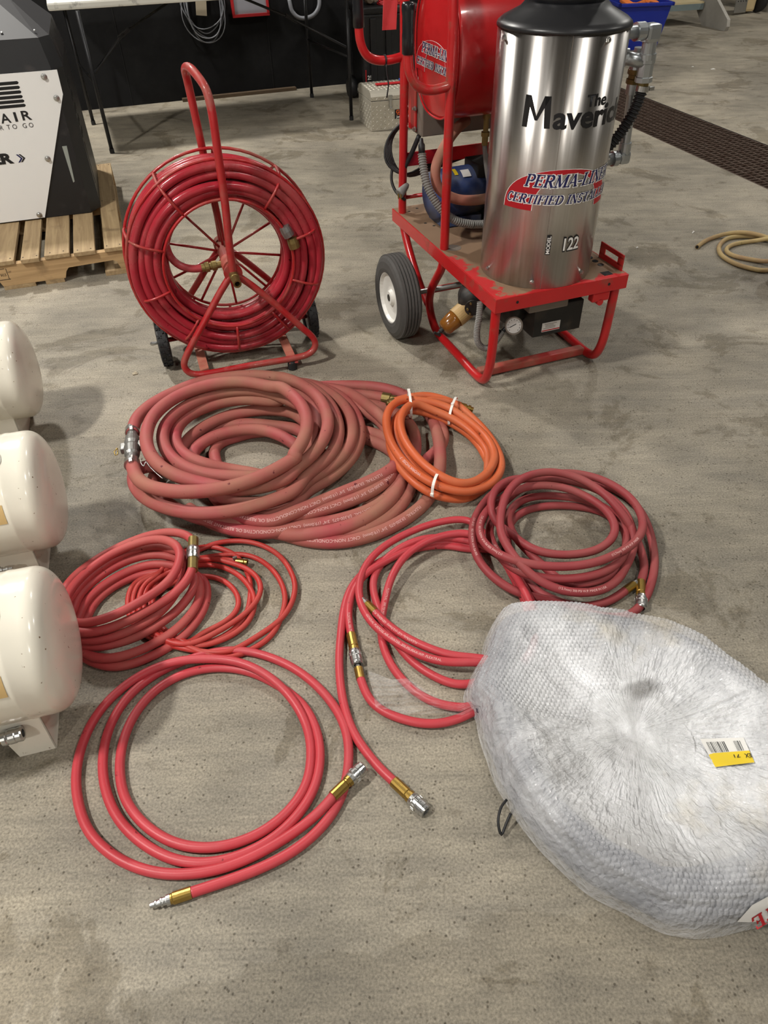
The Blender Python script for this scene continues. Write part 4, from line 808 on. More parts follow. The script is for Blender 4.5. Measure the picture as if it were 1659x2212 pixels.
# pump and motor
mb = MB(); mb.lathe([(0, .02), (0, .085), (.03, .092), (.17, .092), (.20, .085), (.215, .06), (.22, .02)], (.055, .66, .49), (1, .05, 0), 32); mb.build('motor', 'motor_blue', cart)
mb = MB(); mb.box((.16, .66, .40), (.17, .14, .035), bev=.005); mb.build('motor_foot', 'motor_blue', cart)
mb = MB(); mb.box((.33, .62, .47), (.13, .15, .16), bev=.012); mb.build('pump_head', 'burner_black', cart)
for t_, (x0, x1), m_ in ((.9, (.10, .135), 'label_white'), (1.05, (.07, .085), 'label_yellow')):
    vs = []; 
    for x_ in (x0, x1):
        for j in range(6): a = math.pi - t_ - .08 * j; vs.append((x_ + .06, .66 + .0927 * math.cos(a), .49 + .0927 * math.sin(a)))
    mb = MB(); mb.add(vs, [(j, j + 1, 7 + j, 6 + j) for j in range(5)], True); mb.build('motor_label', m_, cart)
tubep('supply_hose', [(.16, .60, .76), (.10, .56, .745), (.035, .52, .70), (-.005, .50, .645), (.0, .49, .58), (.06, .48, .535), (.13, .47, .52), (.22, .46, .525), (.3, .46, .54)], .0185, 'hose_tan', seg=16)
tubep('supply_hose', [(.05, .78, .68), (.02, .80, .6), (.0, .82, .55)], .009, 'rubber_black')
def corrugated(name, pts, r, mat, pitch=.0085, amp=.0022, par=cart, rel=False):
    q = resample(smooth(catmull(pts, .004), 6), pitch / 4); rr = [r + (amp if (i % 4) in (0, 1) else -amp * .4) for i in range(len(q))]
    t, nn, bb = frames(q); seg = 14; an = np.linspace(0, 2 * np.pi, seg, endpoint=False)
    V = q[:, None] + np.array(rr)[:, None, None] * (np.cos(an)[None, :, None] * nn[:, None] + np.sin(an)[None, :, None] * bb[:, None]); fs = []
    for i in range(len(q) - 1):
        for j in range(seg): k = (j + 1) % seg; fs.append((i * seg + j, i * seg + k, (i + 1) * seg + k, (i + 1) * seg + j))
    mb = MB(); mb.add(V.reshape(-1, 3), fs, False); return mb.build(name, mat, par, rel)
corrugated('conduit', [(-.05, .52, .69), (-.052, .50, .65), (-.05, .47, .60), (-.03, .44, .55), (.01, .42, .50), (.06, .41, .47), (.11, .41, .455)], .0135, 'conduit_grey')
corrugated('conduit', [(.11, .41, .455), (.16, .42, .445), (.24, .43, .44)], .0135, 'conduit_grey', amp=.0016)
mb = MB(); mb.lathe([(0, .012), (.03, .012), (.034, .008), (.05, .006)], (-.05, .52, .69), (.01, .04, .1), 12); mb.build('conduit_end', 'rubber_black', cart)
for k in range(5):
    o_ = .008 * k; tubep('power_cable', [(.30, .86 - o_, .66 + o_), (.16, .90, .70 + o_), (.06, .93 - o_, .70 + o_ * .6), (-.01 - o_ * .5, .93, .64), (-.015 - o_, .90, .56), (.03, .88 - o_, .50 + o_ * .5), (.12, .86, .52 + o_), (.28, .84, .56 + o_)], .0052, 'rubber_black', seg=8, step=.02)
tubep('power_cable', [(-.01, .90, .56), (-.03, .88, .50), (-.02, .84, .455), (.0, .80, .44)], .006, 'rubber_black', seg=10)
mb = MB(); mb.lathe([(0, .007), (.01, .012), (.04, .018), (.055, .019)], (.012, .80, .50), (-.7, -.25, -.45), 16); pg = mb.build('power_plug', 'conduit_grey', cart)
mb = MB(); mb.box((-.036, .783, .464), (.002, .006, .02), .3); mb.box((-.03, .771, .464), (.002, .006, .02), .3); mb.build('plug_prong', 'brass', pg)
for x_ in (.22, .30, .36):
    mb = MB(); mb.lathe([(0, .012), (.03, .012), (.03, .016), (.045, .016), (.045, .01), (.09, .01), (.09, .014), (.11, .014)], (x_, .56, .68), (0, 0, 1), 8, False); mb.build('brass_fitting', 'brass_dull', cart)
    tubep('drain_line', [(x_, .56, .68), (x_ + .01, .55, .6), (x_ + .03, .53, .50), (x_ + .05, .52, .42)], .009, 'conduit_grey', seg=10)
mb = MB(); mb.box((.30, .66, .575), (.16, .12, .05), bev=.004); mb.build('pressure_switch_box', 'burner_black', cart)
# plumbing on the right side
PV = .20
mb = MB(); mb.cyl((.36, PV, 1.058), (.575, PV, 1.058), .019, 16); mb.lathe([(0, .026), (.03, .026)], (.53, PV, 1.058), (1, 0, 0), 18, False); mb.box((.588, PV, 1.052), (.052, .05, .052), bev=.012); mb.lathe([(0, .0225), (.034, .0225), (.034, .027), (.05, .027), (.05, .018)], (.592, PV, 1.03), (.05, 0, -1), 18, False); mb.build('elbow', 'galv', cart)
mb = MB(); mb.lathe([(0, .017), (.012, .017), (.012, .027), (.022, .027), (.024, .0245), (.06, .0245), (.062, .028), (.076, .028), (.076, .018)], (.594, PV, .992), (.03, 0, -1), 8, False); mb.cyl((.52, PV + .05, .985), (.59, PV, .972), .0205, 14); mb.lathe([(0, .026), (.018, .026)], (.53, PV + .045, .984), (1, -.6, -.1), 16, False); mb.build('pipe_tee', 'galv', cart)
mb = MB(); mb.lathe([(0, .015), (.0, .0195), (.016, .0195), (.016, .015)], (.597, PV, .917), (.04, 0, -1), 6, False); mb.build('brass_fitting', 'brass_dull', cart)
mb = MB(); mb.lathe([(0, .0185), (0, .0212), (.016, .0212), (.016, .0185)], (.600, PV, .904), (-.1, 0, -1), 20, False); mb.box((.626, PV - .01, .896), (.018, .012, .012), bev=.002); mb.build('hose_clamp', 'zinc', cart)
corrugated('drain_hose', [(.600, PV, .905), (.594, PV, .87), (.582, PV, .83), (.562, PV + .01, .78), (.535, PV + .02, .735), (.49, PV + .04, .69), (.43, PV + .06, .66)], .0165, 'rubber_black', .011, .0028)
RV = .275
mb = MB(); mb.lathe([(0, .019), (.05, .019), (.05, .024), (.066, .024)], (.618, RV, 1.0), (0, 0, -1), 14, False); mb.build('pipe_union', 'galv', cart)
mb = MB(); mb.lathe([(0, .018), (0, .027), (.014, .027), (.016, .022), (.026, .022), (.028, .027), (.042, .027), (.042, .018)], (.618, RV, .938), (.0, 0, -1), 8, False); mb.build('brass_union', 'brass_dull', cart)
mb = MB(); mb.lathe([(0, .022), (.032, .0235), (.034, .0175), (.19, .0175)], (.618, RV, .897), (.06, 0, -1), 16, False); mb.build('riser_pipe', 'galv', cart)
mb = MB(); mb.lathe([(0, .022), (.04, .022)], (.630, RV, .712), (0.05, 0, -1), 16, False); mb.box((.630, RV, .664), (.042, .044, .044), bev=.012); mb.cyl((.42, RV, .662), (.62, RV, .662), .0205, 14); mb.lathe([(0, .025), (.02, .025)], (.585, RV, .662), (1, 0, 0), 16, False); mb.build('elbow', 'galv', cart)
# burner assembly below the deck
mb = MB(); mb.box((.29, .14, .215), (.20, .22, .115), bev=.004); bb_ = mb.build('burner_box', 'burner_black', cart)
mb = MB(); mb.box((.24, .06, .285), (.16, .07, .05), bev=.006); mb.build('burner_cover', 'box_grey', cart)
mb = MB(); mb.lathe([(0, .03), (0, .065), (.03, .07), (.09, .07), (.10, .05), (.12, .045)], (.13, .16, .24), (1, 0, 0), 24); mb.build('blower_housing', 'burner_black', cart)
mb = MB(); mb.lathe([(0, .02), (0, .052), (.06, .052), (.075, .04), (.08, .02)], (.02, .2, .285), (-.35, -.8, -.05), 24); mb.build('fuel_pump', 'burner_black', cart)
mb = MB(); mb.lathe([(0, .03), (.004, .03)], (-.02, .11, .281), (-.35, -.8, -.05), 20, False); mb.build('pump_face', 'burner_black', cart)
for k in range(6):
    mb = MB(); a = k * 1.047; mb.lathe([(0, .004), (.006, .004)], (-.02 + .022 * math.cos(a), .109, .281 + .022 * math.sin(a)), (-.35, -.8, -.05), 8, False); mb.build('pump_screw', 'brass_dull', cart)
mb = MB(); mb.box((.262, .0285, .192), (.075, .002, .035)); lb = mb.build('rating_label', 'label_white', cart)
mb = MB(); mb.box((.262, .0272, .179), (.073, .001, .004)); mb.build('label_stripe', 'decal_red', lb)
for k in range(4):
    mb = MB(); mb.box((.255 + .004 * (k % 2), .0272, .187 + .0055 * k), (.05 - .008 * (k % 3), .001, .0016)); mb.build('label_print', 'box_grey', lb)
# pressure gauge
gd = Vector((-.35, -.85, .3)).normalized(); gc = Vector((.085, -.005, .245))
mb = MB(); mb.lathe([(-.03, .006), (-.02, .03), (0, .032), (.006, .031), (.006, .027), (.003, .026)], gc, gd, 28, False); gg = mb.build('pressure_gauge', 'box_grey', cart)
mb = MB(); mb.lathe([(.0032, .0265), (.0034, .0001)], gc, gd, 28, False, cap=False); mb.build('gauge_face', 'label_white', gg)
e1 = gd.cross(Vector((0, 0, 1))).normalized(); e2 = e1.cross(gd)
mb = MB()
for k in range(11):
    a = math.radians(225 - 27 * k); c_ = gc + gd * .0042 + (e1 * -math.cos(a) + e2 * math.sin(a)) * .021; mb.box(c_, (.0014, .0012, .004), M=Matrix((e1, gd, e2)).transposed().to_4x4())
mb.box(gc + gd * .0045 + e1 * .004, (.026, .0012, .0022), M=(Matrix((e1, gd, e2)).transposed().to_4x4() @ Matrix.Rotation(.5, 4, 'Y'))); mb.build('gauge_marks', 'decal_black', gg)
# fuel filter hanging at an angle
fd = Vector((-.82, -.10, -.46)).normalized(); f0 = Vector((-.012, .16, .258))
mb = MB(); mb.lathe([(0, .02), (0, .034), (.012, .036), (.06, .036), (.06, .03)], f0, fd, 28, False); fl = mb.build('filter_can', 'filter_tan', cart)
mb = MB(); mb.lathe([(.058, .034), (.075, .034), (.09, .032), (.112, .029), (.12, .02), (.122, .002)], f0, fd, 24); mb.build('filter_bowl', 'filter_bowl', cart)
mb = MB(); mb.lathe([(.12, .008), (.135, .008), (.137, .005), (.145, .005)], f0, fd, 10, False); mb.box(f0 + fd * .148, (.03, .008, .008), M=Matrix.Rotation(.6, 4, 'Y')); mb.build('drain_valve', 'burner_black', cart)
# rows of print on the filter can
ex = fd.cross(Vector((0, 0, 1))).normalized(); ey = ex.cross(fd)
mb = MB()
for row in range(6):
    for c_ in range(5):
        if (row * 3 + c_) % 5 == 4: continue
        a = math.radians(-130 + 16 * row); rr_ = (ex * math.cos(a) + ey * math.sin(a))
        pc = f0 + fd * (.017 + .008 * c_) + rr_ * .0362; mb.box(pc, (.0045, .003, .0006), M=Matrix((fd, rr_.cross(fd), rr_)).transposed().to_4x4())
mb.build('filter_print', 'decal_black', fl)
mb = MB(); mb.lathe([(-.05, .03), (-.02, .032), (0, .028)], f0, fd, 20); mb.build('filter_head', 'burner_black', cart)
corrugated('burner_conduit', [(-.025, .05, .33), (-.031, .04, .28), (-.035, .04, .22), (-.025, .04, .175), (.008, .04, .148), (.042, .045, .16), (.08, .06, .19)], .0105, 'conduit_grey', .006, .0012)
mb = MB(); mb.tube([(.065, .07, .30), (.045, .06, .25), (.05, .06, .21), (.075, .06, .19), (.1, .06, .21)], .008, 10); mb.build('fuel_line', 'rubber_black', cart)
# ================================================================ red hose reel
_ra, _rb = P(412, 812, .015)[:2], P(655, 770, .015)[:2]; RO = (_ra + _rb) / 2; RANG = math.atan2(_rb[1] - _ra[1], _rb[0] - _ra[0])
reel = thing('hose_reel', 'red wire-cage hose reel cart wound full of red jetting hose', 'hose reel', (RO[0], RO[1], 0), RANG)
rubber('reel_hose', s2l(166, 44, 56), s2l(164, 88, 84), 0.5, 0.2, 4)
simple('paint_reel', s2l(168, 30, 34), 0.36, var=0.14, vscale=12, dirt=s2l(150, 84, 72), dirt_amt=0.34, dscale=9, coat=0.25)
simple('strap_pale', s2l(186, 118, 98), .6, var=.12, dirt=s2l(176, 60, 60), dirt_amt=.25, dscale=7)
ZC = .392; FA, BA = -.01, .27       # front and rear frame planes
def rtube(name, pts, r, mat='paint_reel', seg=12, par=reel, it=3, step=.012, **k):
    mb = MB(); mb.tube(pts, r, seg, step=step, it=it, **k); return mb.build(name, mat, par)
# A-frames: leg, floor bar, leg in one bent tube
def leg(hub, bar):
    f = lambda x, z_: (x, hub + (bar - hub) * (ZC - z_) / (ZC - .045), z_)
    return [f(-.012, ZC - .012), f(-.06, .326), f(-.11, .262), f(-.16, .2), f(-.215, .13), f(-.24, .085), f(-.225, .055), f(-.19, .045), f(0, .045), f(.19, .045), f(.24, .052), f(.268, .078), f(.262, .11), f(.235, .14), f(.14, .25), f(.06, ZC - .055), f(.012, ZC - .012)]
for hub, bar in ((FA + .01, -.052), (BA - .01, .30)):
    rtube('a_frame', leg(hub, bar), .0125)
for s_ in (-.165, .17):
    mb = MB(); mb.box((s_, .125, .031), (.034, .38, .005)); mb.build('floor_strap', 'strap_pale', reel)
for s_ in (-.15, .165):
    mb = MB(); mb.lathe([(0, .016), (.002, .019), (.03, .017), (.036, .014)], (s_, -.052, 0.0), (0, 0, 1), 16, False); mb.build('rubber_foot', 'rubber_black', reel)
# handle: two tubes from the hub rising to a closed bend
rtube('handle', [(.0, FA, ZC - .02), (.002, FA, ZC + .1), (.01, FA + .005, .62), (.014, FA + .012, .8), (.016, FA + .02, .9), (.012, FA + .04, .955), (-.004, FA + .09, .985), (-.02, FA + .15, 1.0), (-.03, .185, .99), (-.026, .215, .95), (-.02, .225, .85), (-.01, .235, .65), (.0, .245, .5), (0, .25, ZC)], .0135, it=2)
# hub
mb = MB(); mb.lathe([(-.005, .012), (-.005, .024), (.03, .024), (.03, .030), (.10, .030), (.10, .026), (.25, .026), (.25, .031), (.285, .031), (.285, .012)], (0, 0, ZC), (0, 1, 0), 24, False); mb.build('hub', 'paint_red_worn', reel)
mb = MB(); mb.lathe([(0, .033), (.012, .033), (.012, .02)], (0, -.012, ZC), (0, 1, 0), 24, False); mb.build('hub_collar', 'paint_reel', reel)
mb = MB(); mb.lathe([(0, .0165), (.028, .0165), (.030, .0145), (.07, .0145), (.07, .0095), (.045, .0095)], (0, -.01, ZC - .004), (.03, -1, -.1), 18, False, cap=False); nz_ = mb.build('inlet_nozzle', 'brass_dull', reel)
mb = MB(); mb.lathe([(.046, .0095), (.046, .0001)], (0, -.01, ZC - .004), (.03, -1, -.1), 18, False, cap=False); mb.build('bore', 'hole_black', nz_)
# hose outlet from the hub
mb = MB(); mb.lathe([(.02, .012), (.045, .012), (.045, .017), (.062, .017), (.064, .013), (.072, .013), (.072, .018), (.086, .018), (.088, .0145), (.10, .0145)], (0, .09, ZC), (-1, 0, -.06), 16, False); mb.build('swivel_fitting', 'brass_dull', reel)
rtube('outlet_hose', [(-.09, .09, ZC - .006), (-.13, .092, ZC - .006), (-.17, .1, ZC + .006), (-.2, .11, ZC + .04), (-.205, .12, ZC + .09)], .0135, 'reel_hose')
# cage: rear spokes, inner ring front and back, outer rings, ties
NR = 10
def rpt(r, t, a_): return (r * math.cos(t), a_, ZC + r * math.sin(t))
def ring(name, r, a_, rad):
    mb = MB(); mb.tube([rpt(r, 2 * math.pi * i / 60, a_) for i in range(60)], rad, 8, closed=True, spline=False); return mb.build(name, 'paint_reel', reel)
RI, ROo = .232, .352
ring('inner_ring', RI, .055, .0055); ring('inner_ring', RI - .01, .225, .0055)
ring('outer_ring', ROo, .085, .0055); ring('outer_ring', ROo + .004, .205, .0055)
for i in range(NR):
    t = 2 * math.pi * (i + .42) / NR
    mb = MB(); mb.tube([rpt(RI, t, .055), rpt(RI + .05, t, .048), rpt(ROo - .03, t, .055), rpt(ROo - .004, t, .085), rpt(ROo + .004, t, .145), rpt(ROo + .004, t, .205), rpt(ROo - .03, t, .23), rpt(RI - .01, t, .225)], .0052, 8, step=.015, it=1); mb.build('cage_tie', 'paint_reel', reel)
    t2 = t + .12; mb = MB(); mb.cyl(rpt(.025, t2, .20), rpt(RI - .008, t2, .225), .0048, 8); mb.build('spoke', 'paint_reel', reel)
# wound hose: coil built turn by turn, resting in the cage
turns = []; RHs = .0155
random.seed(3)
rows = [(.080, .336), (.082, .306), (.075, .277), (.078, .250), (.107, .337), (.135, .337), (.163, .336), (.19, .334), (.196, .305), (.2, .276), (.2, .247), (.11, .309), (.14, .308), (.168, .307), (.108, .28), (.14, .279), (.17, .278), (.112, .251), (.145, .249), (.17, .25), (.12, .224), (.15, .222), (.178, .224)]
for i, (a_, r_) in enumerate(rows):
    ph = random.random() * 6.28; ph2 = random.random() * 6.28; w1 = .0045; w2 = .003; q_ = []
    dz = 0.0
    for k in range(72):
        t = 2 * math.pi * k / 72; q_.append(rpt(min(r_ + w1 * math.sin(t + ph) + w2 * math.sin(3 * t + ph2), ROo - .019), t, a_ + .004 * math.sin(2 * t + ph2)))
    mb = MB(); mb.tube(q_, RHs, 12, closed=True, spline=False); mb.build('hose_turn', 'reel_hose', reel)
# hose end coupling tucked inside, right
for t, r_ in ((.42, .238), (.22, .243)):
    p_ = Vector(rpt(r_, t, .058)); d_ = Vector((-math.sin(t), .12, math.cos(t))); mb = MB(); mb.lathe([(-.02, .012), (-.02, .02), (0, .021), (.018, .019), (.02, .012)], p_, d_, 14, False); mb.build('end_coupling', 'zinc_dull' if t > .3 else 'brass_dull', reel)
# wheels at the back
def small_wheel(cx, cy, R=.093, w=.042):
    mb = MB(); mb.lathe([(-w / 2 + .004, R * .62), (-w / 2, R * .78), (-w / 2 + .003, R * .94), (-w / 2 + .008, R - .004), (w / 2 - .008, R - .004), (w / 2 - .003, R * .94), (w / 2, R * .78), (w / 2 - .004, R * .62)], (cx, cy, R), (1, 0, 0), 40, False, cap=False)
    # tread lugs: diamond pattern
    nl = 18
    for k in range(nl):
        for sgn in (-1, 1):
            t = 2 * math.pi * (k + (.5 if sgn > 0 else 0)) / nl; rr = Vector((0, math.cos(t), math.sin(t))); tt = Vector((0, -math.sin(t), math.cos(t)))
            for tw in (-.6, .6):
                M = Matrix((Vector((1, 0, 0)) * math.cos(tw) + tt * math.sin(tw), tt * math.cos(tw) - Vector((1, 0, 0)) * math.sin(tw), rr)).transposed().to_4x4()
                mb.box(Vector((cx + sgn * w * .23, cy, R)) + rr * (R - .003), (w * .42, .0045, .006), M=M)
    tr = mb.build('tire', 'rubber_black', reel)
    mb = MB(); mb.lathe([(-.012, .012), (-.016, .02), (-.010, .05), (-.014, R * .64), (.014, R * .64), (.010, .05), (.016, .02), (.012, .012)], (cx, cy, R), (1, 0, 0), 28, False, cap=False); mb.build('wheel_hub', 'zinc_dull', reel)
    mb = MB(); mb.lathe([(-.01, .006), (.014, .008), (.02, .004)], (cx + (-.03 if cx < 0 else .018), cy, R), (-1 if cx < 0 else 1, 0, 0), 10, False); mb.build('axle_nut', 'zinc', reel)
small_wheel(-.293, .155); small_wheel(.297, .185)
mb = MB(); mb.cyl((-.31, .165, .093), (.31, .18, .093), .009, 12); mb.build('axle', 'paint_reel', reel)
# ================================================================ pallet and air compressor
def PL(px, py, p0, n):
    d = ray(px, py); t = ((np.array(p0) - CAM) @ np.array(n)) / (d @ np.array(n)); return CAM + d * t
def wood(name, c0, c1, ang):
    mt, nt, b = newmat(name); co = N(nt, 'ShaderNodeTexCoord').outputs['Object']
    mp = N(nt, 'ShaderNodeMapping'); mp.inputs['Scale'].default_value = (22, 1.2, 22) if ang == 0 else (1.2, 22, 22); nt.links.new(co, mp.inputs[0])
    f = noise(nt, mp.outputs[0], 2.2, 5, 0.6, 0.8); c = mix(nt, ramp(nt, f, 0.3, 0.7), c0, c1)
    dk = ramp(nt, noise(nt, co, 7, 4), 0.6, 0.78); c = mix(nt, dk, c, tuple(x * 0.6 for x in c0))
    nt.links.new(c, b.inputs['Base Color']); b.inputs['Roughness'].default_value = 0.75; bump(nt, b, f, 0.15, 0.003)
wood('pallet_wood', s2l(140, 116, 84), s2l(178, 154, 116), 0); wood('stringer_wood', s2l(156, 126, 88), s2l(190, 158, 114), 1)
simple('nail_dark', s2l(44, 32, 26), 0.7)
simple('machine_black', s2l(26, 26, 28), 0.42, var=0.2, vscale=10, dirt=s2l(62, 56, 54), dirt_amt=0.08)
simple('machine_roof', s2l(44, 43, 45), 0.62, var=0.12, vscale=6)
simple('panel_white', s2l(236, 236, 234), 0.35)
simple('sight_glass', s2l(150, 156, 150), 0.25)
O3 = np.array([-1.215, 3.43]); A3 = math.radians(17.3); u3 = np.array([math.cos(A3), math.sin(A3), 0]); v3 = np.array([-u3[1], u3[0], 0])
O3v = np.array([O3[0], O3[1], 0])
def loc3(p): q = np.array(p) - O3v; return np.array([q @ u3, q @ v3, q[2]])
pal = thing('pallet', 'pale wooden pallet with spaced deck boards under the white and black machine', 'pallet', (O3[0], O3[1], 0), A3)
bd = [(-.085, 0), (-.224, -.127), (-.354, -.243), (-.458, -.378), (-.58, -.487), (-.70, -.61), (-.82, -.73), (-.94, -.85), (-1.06, -.97), (-1.2, -1.08)]
for i, (a, b_) in enumerate(bd):
    off = (.0, -.006, .004, -.004, .003)[i % 5]
    mb = MB(); mb.box(((a + b_) / 2, .69 + off, .125 + .001 * (i % 3)), (b_ - a, 1.40, .019), bev=.002); o = mb.build('deck_board', 'pallet_wood', pal)
    for k in range(2):
        for vv in (.02, .69, 1.36):
            mb = MB(); mb.lathe([(0, .004), (.0012, .003)], ((a + b_) / 2 + (.03 if k else -.03), vv + off, .1345 + .001 * (i % 3)), (0, 0, 1), 8, False); mb.build('nail', 'nail_dark', o)
poly = [(-1.2, .019), (-.72, .019), (-.705, .058), (-.69, .066), (-.60, .066), (-.585, .058), (-.57, .019), (-.292, .019), (-.28, .05), (-.265, .066), (-.06, .072), (-.045, .064), (-.03, .019), (0, .019), (0, .115), (-1.2, .115)]
for vv in (0.0, .672, 1.345):
    M = Matrix.Translation((0, vv + .038, 0)) @ Matrix.Rotation(math.radians(90), 4, 'X'); mb = MB(); mb.prism(poly, M, .038); mb.build('stringer', 'stringer_wood', pal)
for a, b_ in ((-.11, -.0), (-.385, -.30), (-.57, -.43), (-.82, -.71), (-1.2, -1.08)):
    mb = MB(); mb.box(((a + b_) / 2, .69, .0095), (b_ - a, 1.38, .018)); mb.build('bottom_board', 'pallet_wood', pal)
# stencilled stamp on the front stringer
def flat_text(txt, h, name, mat, par, M, w=None, bold=0.0):
    v_, f_ = text_faces(txt, bold); v_ = v_ * h
    if w: v_ = v_ * np.array([w / v_[:, 0].max(), 1])
    mb = MB(); mb.add([M @ Vector((a, b_, 0)) for a, b_ in v_], f_); return mb.build(name, mat, par)
FM = lambda x, z_, y: Matrix.Translation((x, y, z_)) @ Matrix.Rotation(math.radians(90), 4, 'X')
flat_text('903', .013, 'stamp_number', 'nail_dark', pal, FM(-.566, .066, -.0006))
flat_text('HT', .008, 'stamp_number', 'nail_dark', pal, FM(-.528, .079, -.0006))
mb = MB(); mb.box((-.575, -.0006, .101), (.07, .0006, .002)); mb.box((-.57, -.0006, .05), (.085, .0006, .0022)); mb.box((-.534, -.0006, .076), (.0022, .0006, .05), M=Matrix.Rotation(-.0, 4, 'Y')); mb.build('stamp_border', 'nail_dark', pal)
mac = thing('air_compressor', 'black steel compressor cabinet with white lettered front panel standing on the pallet', 'compressor', (O3[0], O3[1], .1388), A3)
ZB = .1388
MV = .516
def mloc(px, py, y=MV):
    """photo pixel on the machine's front plane, in its local frame"""
    q = loc3(PL(px, py, O3v + v3 * y, v3)); return float(q[0]), float(q[2]) - ZB
def mplane(poly, y, t, name, mat, par=mac): 
    M = Matrix.Translation((0, y + t, 0)) @ Matrix.Rotation(math.radians(90), 4, 'X'); mb = MB(); mb.prism(poly, M, t); return mb.build(name, mat, par)
UL, UR, VB, HT = -1.15, -.10, 1.28, .783 - ZB
# body shell with chamfered front-right corner
foot = [(UL, MV), (UR - .03, MV), (UR + .02, MV + .07), (UR + .02, VB), (UL, VB)]
mb = MB(); mb.prism(foot, Matrix.Identity(4), HT); mb.build('cabinet_body', 'machine_black', mac)
# hood: leaning front, roof planes
hz = HT; f1 = .125
lo = [(UL, MV - .005, hz), (UR - .03, MV - .005, hz), (UR + .02, MV + .07, hz), (UR + .02, VB, hz), (UL, VB, hz)]
up = [(UL, MV + .02, hz + f1), (UR - .05, MV + .02, hz + f1), (UR - .005, MV + .085, hz + f1), (UR - .005, VB, hz + f1), (UL, VB, hz + f1)]
rf = [(UL, MV + .30, hz + f1 + .13), (UR - .22, MV + .30, hz + f1 + .13), (UR - .16, MV + .36, hz + f1 + .13), (UR - .16, VB, hz + f1 + .13), (UL, VB, hz + f1 + .13)]
mb = MB(); mb.add(lo + up, [(i, (i + 1) % 5, 5 + (i + 1) % 5, 5 + i) for i in range(5)] + [(4, 3, 2, 1, 0)]); mb.build('hood_band', 'machine_black', mac)
mb = MB(); mb.add(up + rf, [(i, (i + 1) % 5, 5 + (i + 1) % 5, 5 + i) for i in range(5)] + [(5, 6, 7, 8, 9)]); mb.build('hood_roof', 'machine_roof', mac)
for a in (-.30, -.16):
    mb = MB(); mb.lathe([(0, .006), (.002, .006), (.004, .003)], (a, MV + .06, hz + f1 + .022), (0, -.4, .9), 10, False); mb.build('roof_screw', 'zinc_dull', mac)
# white panel
pts = [mloc(123, 150), mloc(136, 203), mloc(98, 472)]
zt = pts[0][1]; zb_ = pts[2][1]
pan = mplane([(pts[2][0], max(.004, zb_)), (pts[1][0], pts[1][1]), (pts[0][0], zt), (UL + .25, zt), (UL + .25, max(.004, zb_))], MV - .008, .007, 'white_panel', 'panel_white')
for k in range(6):
    x1, z1 = mloc((39, 42, 45, 48, 51.5, 54.5)[k], (174, 184, 194, 204, 213.5, 223)[k])
    h_ = .013; p_ = [(x1 - .34, z1 - h_), (x1 - .006, z1 - h_), (x1, z1 - h_ + .005), (x1, z1 - .004), (x1 - .005, z1), (x1 - .34, z1)]
    mplane(p_, MV - .0086, .0012, 'vent_slot', 'hole_black')
for px, py in ((95, 165), (122, 211), (103, 342), (85, 463)):
    x, z_ = mloc(px, py); mb = MB(); mb.lathe([(0, .0135), (.002, .0135), (.003, .0095), (.011, .009), (.012, .002)], (x, MV - .008, z_), (0, -1, 0), 14, False); mb.build('panel_bolt', 'zinc', mac)
def mtext(txt, pl_, pr_, h, mat='decal_black', bold=.0, name='letters'):
    a, b_ = mloc(*pl_), mloc(*pr_); z_ = (a[1] + b_[1]) / 2; return flat_text(txt, h, name, mat, mac, FM(a[0], z_, MV - .0093), b_[0] - a[0], bold)
hh = mloc(52, 238)[1] - mloc(54, 259)[1]
for ch, xa, xb in (('A', 4, 25.5), ('I', 34, 39.5), ('R', 50, 70)):
    mtext(ch, (xa, 266.5 - xa * .145), (xb, 266.5 - xb * .145), hh, bold=.02, name='letter')
mtext('E R  T O   G O', (-8, 283), (73, 272), .021, bold=-.004)
mtext('ER', (-14, 357), (31, 348), .045, bold=.05)
x, z_ = mloc(40, 350)
for k, m_ in ((0, 'decal_navy'), (1, 'decal_black')):
    s_ = .012 * k; mplane([(x + s_ + .016, z_ + .017), (x + s_, z_ + .036), (x + s_ + .008, z_ + .036), (x + s_ + .025, z_ + .017), (x + s_ + .008, z_), (x + s_, z_)], MV - .0092, .0008, 'chevron', m_)
# sight strip and side louvres
a, b_ = mloc(134, 316), mloc(160, 394)
mplane([(b_[0] - .004, b_[1]), (b_[0] + .004, b_[1] + .004), (a[0] + .022, a[1]), (a[0], a[1])], MV - .0012, .0012, 'sight_strip', 'sight_glass')
for k in range(5):
    for j in range(2):
        mb = MB(); mb.box((UR + .0205, MV + .13 + .09 * j, .56 - .055 * k), (.002, .05, .028)); mb.build('louvre', 'hole_black', mac)
mb = MB(); mb.box((UR + .0205, MV + .14, .2), (.002, .012, .2)); mb.build('side_slot', 'hole_black', mac)
